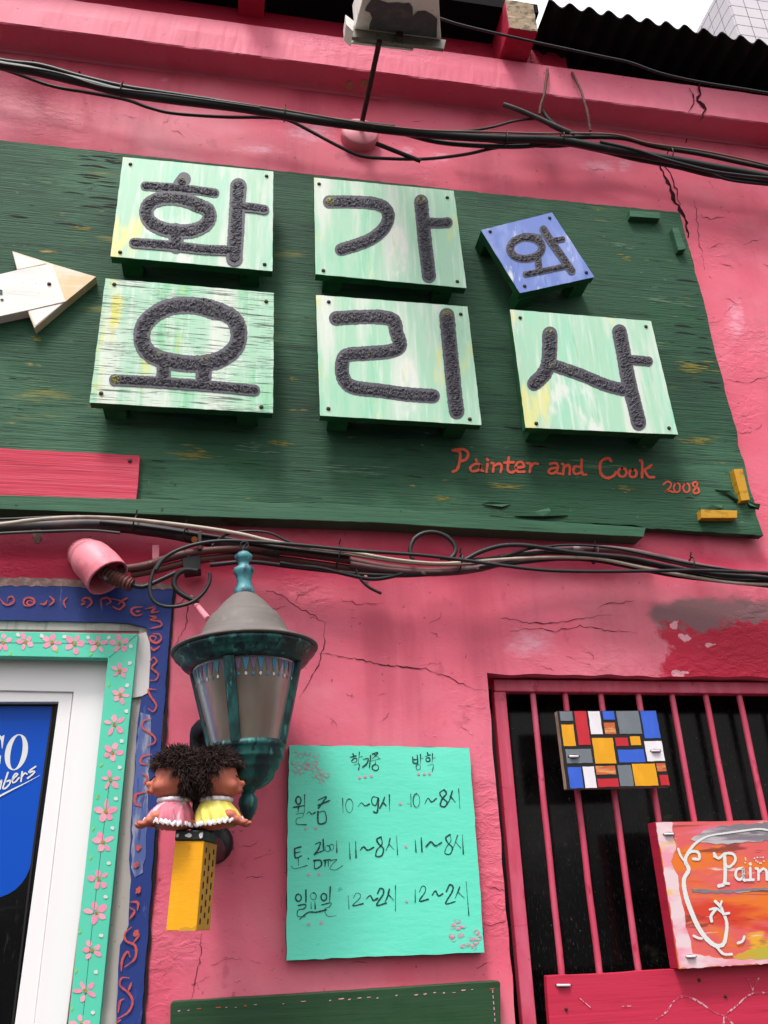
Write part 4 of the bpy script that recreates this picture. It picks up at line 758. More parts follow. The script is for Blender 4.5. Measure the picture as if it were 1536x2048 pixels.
# bare metal where the white paint has come off the underside
def under(u, v): q = N1.lerp(N2, u).lerp(M1.lerp(M2, u), v); n_ = (N2-N1).cross(M1-N1).normalized(); n_ = n_ if n_.z < 0 else -n_; return q+n_*.0015
PL = [(.17, .03), (.40, .03), (.70, .03), (.955, .03), (.96, .20), (.955, .36), (.90, .42), (.80, .45), (.72, .42), (.66, .34), (.64, .47), (.61, .53), (.52, .51), (.45, .52), (.34, .49), (.24, .51), (.15, .555), (.10, .53), (.06, .42), (.07, .34), (.13, .31), (.16, .22), (.15, .12)]
mb = MB(); mb.add([under((u-.5)*1.0+.5+random.uniform(-.01, .01), (v*1.05 if v > .1 else v)+random.uniform(-.012, .012)) for u, v in PL], [list(range(len(PL)))]); mb.build('bare_metal', 'lamp_peeling', hood)
mb = MB(); cc = lp(870, 400, .01); box(mb, cc, .022, .02, .03); mb.build('clasp', 'rust_dark', fl, bevel=.002)
mb = MB(); prism(mb, [lp(345, 395, -.02), lp(1035, 490, -.02), lp(1020, 548, -.02), lp(345, 470, -.02)], LD-.018, LD-.024); br = mb.build('bracket_plate', 'lamp_white', fl)
for (x, y, r_) in ((495, 435, 4), (590, 448, 4.5), (765, 470, 4), (885, 485, 6.5)):
    mb = MB(); q = zf2(x, y); blob(mb, q[0], q[1], r_, r_*.6, LD-.0165, 0); mb.build('hole', 'red_paint', br)

# ================================================================== lower cables and pipes
G2 = 'cables and pipes under the sign board'
def lc(name, label, pts, th, m_, d=.05, **k): return cable(name, label, pts, th, m_, d, G2, **k)
lc('pipe', 'thick dark pipe under the board at left', [(-250, 1062), (-60, 1056), (90, 1053), (180, 1049), (250, 1053), (330, 1064), (385, 1074), (440, 1085), (500, 1094), (560, 1106)], 27, 'dark_pipe', .045, cat='pipe', wob=.06)
lc('cable', 'cream cable along the top of the lower bundle at left', [(-250, 1078), (0, 1049), (60, 1041), (140, 1035), (220, 1036), (300, 1043), (400, 1055), (480, 1068), (540, 1082), (620, 1096)], 8.5, 'cream_cable', .085)
lc('cable', 'black cable just under the board at the left edge', [(-250, 1044), (0, 1039), (70, 1036), (160, 1033)], 7, 'black_rubber', .05)
lc('cable', 'grey cable along the bottom of the dark pipe at left', [(-250, 1082), (0, 1067), (90, 1063), (180, 1061), (240, 1066)], 6, 'grey_cable', .06)
lc('pipe', 'maroon pipe behind the lantern finial, upper of two', [(236, 1139), (290, 1131), (330, 1118), (380, 1106), (440, 1099), (500, 1097), (560, 1102), (640, 1112), (700, 1121), (768, 1134), (850, 1142), (930, 1140)], 16, 'maroon_pipe', .05, cat='pipe', wob=.06)
lc('pipe', 'maroon pipe behind the lantern finial, lower of two', [(262, 1150), (320, 1138), (370, 1126), (420, 1117), (490, 1112), (560, 1118), (620, 1126), (700, 1137), (768, 1146)], 15, 'maroon_pipe', .04, cat='pipe', wob=.06)
lc('pipe', 'mauve taped pipe arching above the window at right', [(700, 1128), (780, 1140), (870, 1145), (950, 1138), (1010, 1122), (1060, 1106), (1110, 1098), (1190, 1097), (1260, 1103), (1340, 1120), (1420, 1137), (1536, 1157), (1750, 1192)], 15, 'mauve_pipe', .05, cat='pipe', wob=.06)
lc('cable', 'long black cable crossing the whole lower bundle', [(312, 1140), (325, 1120), (350, 1103), (390, 1089), (440, 1082), (500, 1083), (600, 1090), (700, 1100), (768, 1105), (850, 1111), (940, 1122), (1020, 1133), (1100, 1141), (1200, 1143), (1300, 1142), (1400, 1141), (1536, 1146), (1750, 1154)], 7.5, 'black_rubber', .095)
lc('cable', 'black cable coiled in a loop left of the lantern', [(345, 1106), (318, 1125), (303, 1155), (300, 1182), (308, 1203), (330, 1213), (360, 1212), (388, 1202), (410, 1182), (420, 1160), (419, 1146)], 7.5, 'black_rubber', .09)
lc('cable', 'thick black cable end hanging inside the coiled loop', [(395, 1142), (370, 1140), (352, 1152), (348, 1170), (360, 1186), (382, 1198), (398, 1204)], 11, 'black_rubber', .075)
lc('cable', 'thin black arc over the pipes left of the lantern finial', [(424, 1092), (440, 1076), (465, 1066), (500, 1062), (540, 1066), (570, 1080), (600, 1092)], 5, 'black_rubber', .08)
lc('cable', 'tan cable through the middle of the lower bundle', [(560, 1086), (640, 1098), (700, 1104), (768, 1116), (830, 1124), (890, 1127), (960, 1122), (1040, 1117), (1130, 1115), (1200, 1118), (1290, 1136), (1380, 1153), (1470, 1166), (1560, 1170)], 7, 'cream_cable', .075)
lc('cable', 'thin tan cable below the long black cable', [(690, 1108), (750, 1118), (820, 1127), (900, 1130), (980, 1125)], 5, 'tan_wire', .085)
lc('cable', 'black cable bent into a ring above the lower bundle', [(826, 1118), (820, 1100), (828, 1078), (848, 1066), (872, 1065), (896, 1075), (911, 1094), (908, 1110), (896, 1120)], 9, 'black_rubber', .07)
lc('cable', 'thick black cable humped above the bundle at right', [(930, 1120), (960, 1104), (1000, 1092), (1040, 1090), (1090, 1096), (1140, 1104), (1190, 1109), (1260, 1116), (1330, 1131), (1420, 1147), (1536, 1157), (1750, 1180)], 9, 'black_rubber', .08)
lc('cable', 'black cable sagging at the bottom of the right bundle', [(960, 1136), (1040, 1125), (1120, 1118), (1190, 1121), (1260, 1134), (1340, 1150), (1420, 1160), (1536, 1172), (1750, 1196)], 8, 'black_rubber', .06)
lc('cable', 'dark cable beneath the mauve pipe at right', [(1150, 1112), (1230, 1118), (1300, 1129), (1380, 1144), (1450, 1153), (1560, 1166)], 10, 'grey_cable', .055)
lc('cable', 'black wire dangling under the pipes right of the lantern', [(560, 1126), (600, 1132), (640, 1136), (690, 1148), (740, 1158), (775, 1155), (805, 1148)], 8, 'black_rubber', .06)
lc('cable', 'black cable low behind the pipes left of the cable ring', [(420, 1130), (500, 1124), (580, 1133), (660, 1142), (740, 1150), (830, 1150), (900, 1143), (960, 1128)], 9, 'black_rubber', .05)
lc('cable', 'black cable woven through the middle of the right bundle', [(880, 1116), (960, 1119), (1040, 1108), (1120, 1106), (1200, 1112), (1280, 1125), (1360, 1142), (1450, 1160), (1560, 1162)], 8, 'black_rubber', .07)
lc('cable', 'thin black wire along the top of the mauve pipe', [(1000, 1114), (1070, 1096), (1150, 1090), (1230, 1097), (1310, 1113), (1400, 1131), (1540, 1150)], 5, 'black_rubber', .075)
lc('cable', 'black cable between the cream cable and the dark pipe', [(200, 1044), (290, 1053), (380, 1066), (460, 1078), (540, 1092), (620, 1102), (700, 1112)], 8, 'black_rubber', .06)
cable('cable', 'black cable tucked behind the thick upper cable at right', [(900, 268), (1000, 284), (1100, 292), (1180, 288), (1260, 301), (1340, 327), (1430, 345), (1550, 357)], 8, 'black_rubber', .045)
lc('cable', 'short frayed cable end hanging below the bundle', [(712, 1140), (722, 1160), (740, 1176), (763, 1187)], 6, 'black_rubber', .06)
for (x, y, r_, s) in ((270, 1046, 16, 'under the red plank'), (370, 1066, 16, 'beside the copper bolt'), (678, 1112, 24, 'right of the lantern finial'), (920, 1126, 20, 'right of the cable ring'), (1190, 1110, 18, 'above the window corner'), (1382, 1130, 16, 'near the right edge')):
    tie(x, y, r_, .09, 'thin tie round the lower bundle, '+s, 'black_rubber', .8)
def strap(label, px, d, th, m_):
    mb = MB(); board_px(px, d, d-th, 0, .0008, mb, .008); mb.build('strap', m_, label=label, cat='strap', group='metal straps holding the pipes', bevel=.001)
strap('rusty pipe strap under the red plank at far left', [(62, 1046), (80, 1045), (84, 1078), (78, 1087), (69, 1086), (65, 1076)], .075, .004, 'rust_metal')
strap('pink painted strap between the pink conduit and the coiled loop', [(304, 1090), (318, 1089), (318, 1118), (305, 1118)], .05, .03, 'pink_pipe')
strap('pink strap end hanging below the bundle', [(727, 1148), (734, 1147), (740, 1174), (733, 1175)], .075, .003, 'pink_pipe')
strap('black taped joint on the pipes above the coiled loop', [(362, 1106), (398, 1100), (402, 1138), (368, 1142)], .072, .05, 'black_rubber')
strap('dark upright clip beside the copper bolt', [(396, 1062), (404, 1062), (403, 1098), (396, 1098)], .09, .03, 'dark_pipe')
mb = MB(); P = [at(389, 1079, .06), at(389, 1079, .11)]; tube(mb, [P[0], P[0].lerp(P[1], .5), P[1]], .0085, 8); mb.build('bolt', 'copper', label='copper bolt end sticking out of the dark pipe', cat='bolt')
# pink conduit head with its ribbed hose
wh = thing('conduit_head', 'pink painted conduit elbow with a ribbed hose above the blue door frame', 'conduit', at(180, 1120, 0))
pth = path_px([(168, 1108, -.02), (172, 1110, .03), (182, 1118, .065), (200, 1136, .085), (216, 1156, .095)], step=.004); n = len(pth)
mb = MB(); tube(mb, pth, lambda t: mpp(180, 1120, .05)*(33+6*t+(4 if t > .55 else 0)), 22, 0, .03, caps=False)
o = mb.build('elbow', 'pink_pipe', wh); sm = o.modifiers.new('solid', 'SOLIDIFY'); sm.thickness = .004
mb = MB(); c = at(168, 1108, .02); lathe(mb, [(.0004, .04), (.012, .04), (.028, .033), (.037, .018), (.040, 0)], c, 24, 0, True, Matrix.Rotation(R(55), 3, 'X')); mb.build('cap', 'pink_pipe', wh)
hp = path_px([(205, 1144, .085), (225, 1154, .092), (245, 1163, .095), (264, 1171, .095)], step=.0011)
mb = MB(); tube(mb, hp, lambda t: mpp(230, 1155, .09)*(13.5+1.8*math.sin(t*2*math.pi*9)), 16, 0, 0); mb.build('ribbed_hose', 'maroon_pipe', wh)
mb = MB(); tube(mb, path_px([(255, 1167, .095), (285, 1174, .095), (320, 1160, .09), (350, 1146, .08)]), .006, 8); mb.build('hose_cable', 'black_rubber', wh)

# ================================================================== lantern
LDp = .21
lt = thing('wall_lantern', 'large verdigris wall lantern with brown cone roof and smoked glass', 'lantern', at(420, 1700, 0))
ax_t, ax_b = at(487, 1105, LDp), at(497, 1648, LDp)
axis = (ax_t-ax_b).normalized(); tilt = Vector((0, 0, 1)).rotation_difference(axis).to_matrix()
Ltot = (ax_t-ax_b).length
def hz(y):                                                      # height along the axis for photo row y
    px = 487+(y-1105)/(1648-1105)*10; return (at(px, y, LDp)-ax_b).dot(axis)
def rp(y, w): return w*mpp(490, y, LDp)
rim_r = rp(1300, 145); rim_h = hz(1301)
def part(name, prof, m_, seg=48, fn=None, smooth=True): mb = MB(); lathe(mb, prof, ax_b, seg, 0, smooth, tilt, fn); return mb.build(name, m_, lt)
part('finial', [(.001, hz(1104)), (rp(1108, 10), hz(1105)), (rp(1112, 18), hz(1112)), (rp(1120, 16), hz(1120)), (rp(1126, 11), hz(1124)), (rp(1130, 11), hz(1132)), (rp(1138, 20), hz(1138)), (rp(1146, 21), hz(1145)), (rp(1150, 17), hz(1151)), (rp(1165, 14), hz(1164)), (rp(1178, 18), hz(1178)), (rp(1184, 21), hz(1183)), (rp(1188, 20), hz(1189))], 'verdigris_light', 28)
part('cone_roof', [(rp(1190, 19), hz(1189)), (rp(1195, 26), hz(1193)), (rp(1208, 42), hz(1207)), (rp(1222, 53), hz(1220)), (rp(1232, 60), hz(1228)), (rp(1236, 66), hz(1232)), (rp(1250, 77), hz(1248)), (rp(1262, 84), hz(1262)), (rp(1268, 88), hz(1272)), (rp(1275, 110), hz(1288)), (rp(1300, 138), rim_h+.004), (rim_r, rim_h), (rim_r, rim_h-.004), (rp(1300, 135), rim_h-.005)], 'lantern_cone', 64)
part('rim', [(rp(1300, 136), rim_h-.004), (rp(1300, 139), rim_h-.008), (rp(1300, 139), rim_h-.015), (rp(1300, 134), rim_h-.017), (rp(1300, 133), rim_h-.022), (rp(1300, 128), rim_h-.024), (rp(1300, 125), rim_h-.034), (rp(1300, 120), rim_h-.040), (rp(1300, 112), rim_h-.044), (rp(1300, 104), rim_h-.046), (rp(1300, 60), rim_h-.03)], 'verdigris', 64)
gt, gb = rim_h-.046, hz(1495); rt_, rb_ = rp(1310, 106), rp(1490, 72)
part('glass', [(rt_-.004, gt), (rb_-.004, gb)], 'smoked_glass', 64)
part('bulb', [(.0006, hz(1388)), (rp(1390, 14), hz(1392)), (rp(1400, 24), hz(1405)), (rp(1420, 26), hz(1425)), (rp(1440, 14), hz(1450)), (rp(1450, 12), gb)], 'dress_white', 24)
def cone_pt(a, h, off=0): t = (h-gb)/(gt-gb); r = rb_+(rt_-rb_)*t+off; return ax_b+tilt @ V3((r*math.cos(a), r*math.sin(a), h))
camdir = CAM-ax_b; a_cam = math.atan2(camdir.y, camdir.x)
for da in (-17, 73, -107, 163):
    a = a_cam+R(da); mb = MB(); n = 12; w_ = .10
    vs = []
    for i in range(n+1):
        h = gb+(gt-gb)*i/n
        for (aa, off) in ((-w_, -.006), (-w_, .005), (-w_*.5, .009), (w_*.5, .009), (w_, .005), (w_, -.006)):
            vs.append(cone_pt(a+aa*(1+.25*(1-i/n)), h, off))
    mb.add(vs, [[i*6+k, i*6+k+1, (i+1)*6+k+1, (i+1)*6+k] for i in range(n) for k in range(5)], 0, False); mb.build('rib', 'verdigris', lt)
mb = MB()
for k in range(44):
    a = a_cam+2*math.pi*k/44; h0 = gt-.004; hw = math.pi/44*.92
    mb.add([cone_pt(a-hw, h0, -.0025), cone_pt(a+hw, h0, -.0025), cone_pt(a, h0-.030, -.0025)], [[0, 1, 2]], k % 2)
    c = [cone_pt(a+.026*math.cos(q), h0-.034+.004*math.sin(q), -.002) for q in [2*math.pi*j/8 for j in range(8)]]; mb.add(c, [list(range(8))], 2 if k % 2 == 0 else 0)
mb.build('painted_fringe', ['teal_print', 'violet_print', 'white_print'], lt)
part('base', [(rb_-.006, gb+.004), (rp(1490, 76), gb+.006), (rp(1490, 78), gb-.003), (rp(1500, 75), gb-.008), (rp(1503, 71), gb-.012), (rp(1505, 73), gb-.026), (rp(1512, 70), gb-.031), (rp(1515, 65), gb-.034), (rp(1520, 64), gb-.046), (rp(1525, 61), gb-.051), (rp(1540, 54), gb-.060), (rp(1545, 52), gb-.070), (rp(1555, 43), gb-.080), (rp(1565, 30), gb-.089), (rp(1572, 16), gb-.094), (rp(1576, 11), gb-.102)], 'verdigris', 56)
part('drop', [(rp(1585, 10), gb-.098), (rp(1588, 12), hz(1592)+.004), (rp(1594, 18), hz(1597)), (rp(1604, 19.5), hz(1607)), (rp(1618, 16), hz(1621)), (rp(1634, 8), hz(1637)), (.0006, hz(1650))], 'verdigris', 24)
mb = MB(); tube(mb, path_px([(418, 1672, .0), (412, 1620, .05), (402, 1540, .09), (396, 1480, .10), (404, 1455, .13), (440, 1440, .22)]), .02, 10, 0, .1); mb.build('bracket_arm', 'black_paint', lt)
mb = MB(); lathe(mb, [(.0004, .03), (.03, .03), (.042, .018), (.046, 0)], at(428, 1688, .0), 20, 0, True, Matrix.Rotation(R(90), 3, 'X')); mb.build('wall_rose', 'black_paint', lt)
mb = MB(); tube(mb, path_px([(487, 1108, LDp), (486, 1096, LDp-.02), (492, 1088, .18), (498, 1083, .10)], step=.005), .0016, 5)
c = at(489, 1090, LDp-.02); tube(mb, [c+V3((.010*math.cos(a), 0, .010*math.sin(a))) for a in [2*math.pi*k/12 for k in range(13)]], .0014, 5); mb.build('hanging_wire', 'black_rubber', lt)
mb = MB(); A, B = at(381, 1196, .04), at(416, 1238, .20); tube(mb, [A, A.lerp(B, .5), B], .008, 8); mb.build('stay_rod', 'pink_pipe', lt)

# ================================================================== yellow perforated block, black shelf, dolls
yd = .30; phi = R(17)
yt, ybm = at(379, 1682, yd), at(362, 1861.5, yd)
U_ = (yt-ybm).normalized(); Rt = V3((math.cos(phi), -math.sin(phi), 0)); Rt = (Rt-U_*Rt.dot(U_)).normalized(); Nn = Rt.cross(U_)      # Nn points out of the front face
Nn = Nn if Nn.y < 0 else -Nn
bw, bdp, bh = .0615, .09, (yt-ybm).length
yb = thing('yellow_block', 'yellow painted perforated brick hung upright below the two dolls', 'brick', ybm-Nn*.045)
def bp(u, v, w_): return ybm+Rt*(u*bw/2)+U_*(v*bh)-Nn*w_
def bbox_(mb, u0, u1, v0, v1, w0, w1, mi=0):
    vs = [bp(u, v, w_) for w_ in (w0, w1) for v in (v0, v1) for u in (u0, u1)]
    return mb.add(vs, [[0, 1, 3, 2], [4, 6, 7, 5], [0, 4, 5, 1], [2, 3, 7, 6], [0, 2, 6, 4], [1, 5, 7, 3]], mi)
mb = MB(); bbox_(mb, -1, 1, 0, 1, 0, .004); mb.build('front', 'yellow_paint', yb, bevel=.0012)
mb = MB(); bbox_(mb, -.985, .985, .002, .998, .0041, bdp); mb.build('body', 'yellow_side', yb, bevel=.0012)
for r_ in range(3):
    for k in range(6 if r_ == 1 else 7):
        v0 = .10+.80*(k+(.5 if r_ == 1 else 0))/6; w0 = .020+.025*r_; hh = .045 if k % 2 else .036; mb = MB()
        vs = [bp(.995, v0+a*hh, w0+b*.0042) for a, b in ((-1, 0), (-.7, 1), (.7, 1), (1, 0), (.7, -1), (-.7, -1))]; mb.add(vs, [list(range(6))]); mb.build('slot', 'dark_edge', yb)
mb = MB(); vs = [bp(u, v, -.0006) for u, v in ((-.2, .0), (.95, .0), (.98, .06), (.7, .03), (.3, .045), (-.05, .025))]; mb.add(vs, [list(range(6))]); mb.build('chip', 'ochre_wood', yb)
sh = thing('black_shelf', 'black wooden block with white spots carrying the two dolls', 'shelf', at(430, 1690, .0))
sv = .021/bh
mb = MB(); bbox_(mb, -1.02, 1.02, 1.002, 1+sv, -.003, .07); mb.build('block', 'black_paint', sh, bevel=.003)
for (u, a, b) in ((-.82, .0032, .004), (-.05, .0072, .0038), (.80, .0044, .006)):
    mb = MB(); c_ = bp(u, 1+sv*.5, -.0042); mb.add([c_+Rt*(a*math.cos(q)*random.uniform(.8, 1.2))+U_*(b*math.sin(q)*random.uniform(.8, 1.2)) for q in [2*math.pi*k/12 for k in range(12)]], [list(range(12))]); mb.build('white_spot', 'white_print', sh)
sz1 = bp(0, 1+sv, 0).z
A = bp(0, 1, .05); mb = MB(); box(mb, A+V3((0, 0, .075)), .03, .03, .11); mb.build('post', 'black_paint', sh, bevel=.004)
mb = MB(); B0, B1 = at(432, 1700, .0), bp(.2, .98, .06); tube(mb, [B0, B0.lerp(B1, .3), B0.lerp(B1, .7), B1], lambda t: .030-.006*t, 8, 0, .1); mb.build('arm', 'black_paint', sh)

def meta_mesh(els, name, res=.0035):
    mbd = bpy.data.metaballs.new(name); mo = bpy.data.objects.new(name+'_tmp', mbd); col.objects.link(mo)
    mbd.resolution = res; mbd.render_resolution = res; mbd.threshold = .35
    for (x, y, z, rx, ry, rz_) in els:
        e = mbd.elements.new(); e.type = 'ELLIPSOID'; e.co = (x, y, z); mr_ = max(rx, ry, rz_); e.radius = mr_*1.12; e.size_x, e.size_y, e.size_z = rx/mr_, ry/mr_, rz_/mr_; e.stiffness = 10
    bpy.context.view_layer.update(); dg = bpy.context.evaluated_depsgraph_get(); me = bpy.data.meshes.new_from_object(mo.evaluated_get(dg)); bpy.data.objects.remove(mo); bpy.data.metaballs.remove(mbd)
    return [v.co.copy() for v in me.vertices], [list(p.vertices) for p in me.polygons]
dv, df = meta_mesh([(0, 0, .122, .048, .046, .048), (.022, 0, .106, .032, .036, .027), (.034, .018, .103, .016, .015, .015), (.034, -.018, .103, .016, .015, .015), (.055, 0, .108, .008, .007, .007), (.048, 0, .094, .009, .012, .008),
    (.0, .045, .115, .008, .007, .011), (.0, -.045, .115, .008, .007, .011),
    (0, 0, .075, .022, .022, .016), (0, 0, .045, .040, .036, .036), (-.008, 0, .018, .046, .042, .020),
    (.036, .028, .034, .018, .013, .016), (.036, -.028, .034, .018, .013, .016), (.050, .025, .023, .014, .011, .012), (.050, -.025, .023, .014, .011, .012), (.062, .022, .015, .012, .010, .009), (.062, -.022, .015, .012, .010, .009), (.069, .018, .018, .007, .006, .006), (.069, -.018, .018, .007, .006, .006)], 'doll_body')
def doll(label, base, face, scale, dress_m):
    t = thing('doll', label, 'doll', base, 'pair of fuzzy haired dolls')
    yawd = 0 if face > 0 else math.pi
    rot = Matrix.Rotation(yawd+(-.22 if face > 0 else .22), 3, 'Z')
    X = lambda q: Vector(base)+rot @ (Vector((q[0], q[1], q[2]*.74 if q[2] < .072 else q[2]-.0187))*scale)
    mb = MB(); mb.add([X(v) for v in dv], df, 0, True); mb.build('body', 'doll_skin', t)
    # frilled smock
    seg = 64; prof = [(.026, .079), (.031, .075), (.039, .062), (.046, .045), (.049, .028), (.050, .016), (.049, .009)]; vs = []; fs = []
    for (r_, z_) in prof:
        k_ = (.079-z_)/.07
        for j in range(seg):
            a = 2*math.pi*j/seg; rr = r_*(1+.11*k_*math.sin(a*13+z_*70)+.03*k_*math.sin(a*6+2)); fwd_ = .008*k_
            vs.append(X((rr*math.cos(a)*.92+fwd_, rr*math.sin(a)*.95, z_+.010*k_*max(0, math.cos(a)))))
    fs = [[i*seg+j, i*seg+(j+1) % seg, (i+1)*seg+(j+1) % seg, (i+1)*seg+j] for i in range(len(prof)-1) for j in range(seg)]
    mb = MB(); mb.add(vs, fs, 0, True); sm_ = mb.build('smock', dress_m, t)
    mb = MB(); vs = []
    for i, (rr0, z_) in enumerate(((.0505, .020), (.0545, .013), (.053, .007))):
        for j in range(96): a = 2*math.pi*j/96; rr = rr0*(1+.05*math.sin(a*24+i*.5)); vs.append(X((rr*math.cos(a)*.93+.009, rr*math.sin(a)*.96, z_+.012*max(0, math.cos(a))+.003*math.sin(a*31))))
    mb.add(vs, [[i*96+j, i*96+(j+1) % 96, (i+1)*96+(j+1) % 96, (i+1)*96+j] for i in range(2) for j in range(96)], 0, True); mb.build('frill', 'dress_white', sm_)
    mb = MB(); vs = []
    P = [X(((.029+.002*math.sin(a*12))*math.cos(a)+.002, (.029+.002*math.sin(a*12))*math.sin(a), .077)) for a in [2*math.pi*j/40 for j in range(41)]]; tube(mb, P, .0052*scale, 7); mb.build('collar', 'dress_white', sm_)
    # hair: a fuzzy cap of separate tufts
    rnd = random.Random(len(label)*7+1); mb = MB(); mb.add([], [])
    hv, hf = [], []
    for k in range(11000):
        u = rnd.uniform(-1, 1); a = rnd.uniform(0, 2*math.pi); s_ = math.sqrt(1-u*u); nrm = V3((s_*math.cos(a), s_*math.sin(a), u))
        if nrm.x > .34 and nrm.z < .12+.12*rnd.random()+.25*(nrm.x-.3): continue
        if nrm.z < -.72: continue
        if nrm.z < -.18+.1*rnd.random() and nrm.x > .08: continue
        rr_ = rnd.uniform(.047, .059); root = V3((-.004, 0, .128))+nrm*rr_; L_ = rnd.uniform(.008, .020)
        dirn = (nrm*1.0+V3((rnd.gauss(0, .7), rnd.gauss(0, .7), rnd.gauss(-.1, .7)))+V3((.30 if nrm.x > 0 else -.1, 0, -.30))).normalized()
        sd_ = dirn.cross(V3((rnd.random(), rnd.random(), rnd.random()))).normalized()*rnd.uniform(.0005, .0011); up_ = dirn.cross(sd_).normalized()*.0009
        mid = root+dirn*L_*.55+V3((0, 0, -.001)); tip = root+dirn*L_+V3((0, 0, -L_*.25))
        o_ = len(hv); hv += [root-sd_, root+sd_, root+up_, mid-sd_*.8, mid+sd_*.8, mid+up_, tip]
        hf += [[o_, o_+1, o_+4, o_+3], [o_+1, o_+2, o_+5, o_+4], [o_+2, o_, o_+3, o_+5], [o_+3, o_+4, o_+6], [o_+4, o_+5, o_+6], [o_+5, o_+3, o_+6]]
    mb.add([X(v) for v in hv], hf, 0, False)
    cap = []; cf = []; ns, nr = 28, 16
    for i in range(nr+1):
        th = math.pi*.72*i/nr
        for j in range(ns):
            a = 2*math.pi*j/ns; x = math.sin(th)*math.cos(a); lim = math.cos(th); y = math.sin(th)*math.sin(a)
            k_ = 1.07
            k_ = 1.05-.25*max(0, min(1, (x+.02)*6))*max(0, min(1, (.45-lim)*5))
            cap.append(X((x*.049*k_, y*.048*k_, .126+lim*.048*k_)))
    for i in range(nr):
        for j in range(ns): cf.append([i*ns+j, (i+1)*ns+j, (i+1)*ns+(j+1) % ns, i*ns+(j+1) % ns])
    mb.add(cap, cf, 0, True); mb.build('hair', 'doll_hair', t)
    for s_ in (-1, 1):
        mb = MB(); P = [X((.049+.0015*math.sin(math.pi*q/6)-.0035*abs(q/6-.5), s_*(.012+.014*q/6), .121-.002*math.sin(math.pi*q/6))) for q in range(7)]; tube(mb, P, .0016*scale, 6); mb.build('eyelid', 'doll_hair', t)
    mb = MB(); P = [X((.0555, -.007+.014*q/6, .0935+.002*math.cos(math.pi*q/6*2))) for q in range(7)]; tube(mb, P, .0018*scale, 6); mb.build('mouth', 'doll_lips', t)
    return t
dd_ = .285
s_d = mpp(345, 1580, dd_)*158/.164
dA = at(345, 1668, dd_); dB = at(427, 1667, dd_); zb_ = sz1+.0008
doll('brown fuzzy haired doll in a pink and white smock facing left', (dA.x, dA.y, zb_), -1, s_d, 'dress_pink')
doll('brown fuzzy haired doll in a yellow smock facing right', (dB.x, dB.y, zb_), 1, s_d, 'dress_yellow')

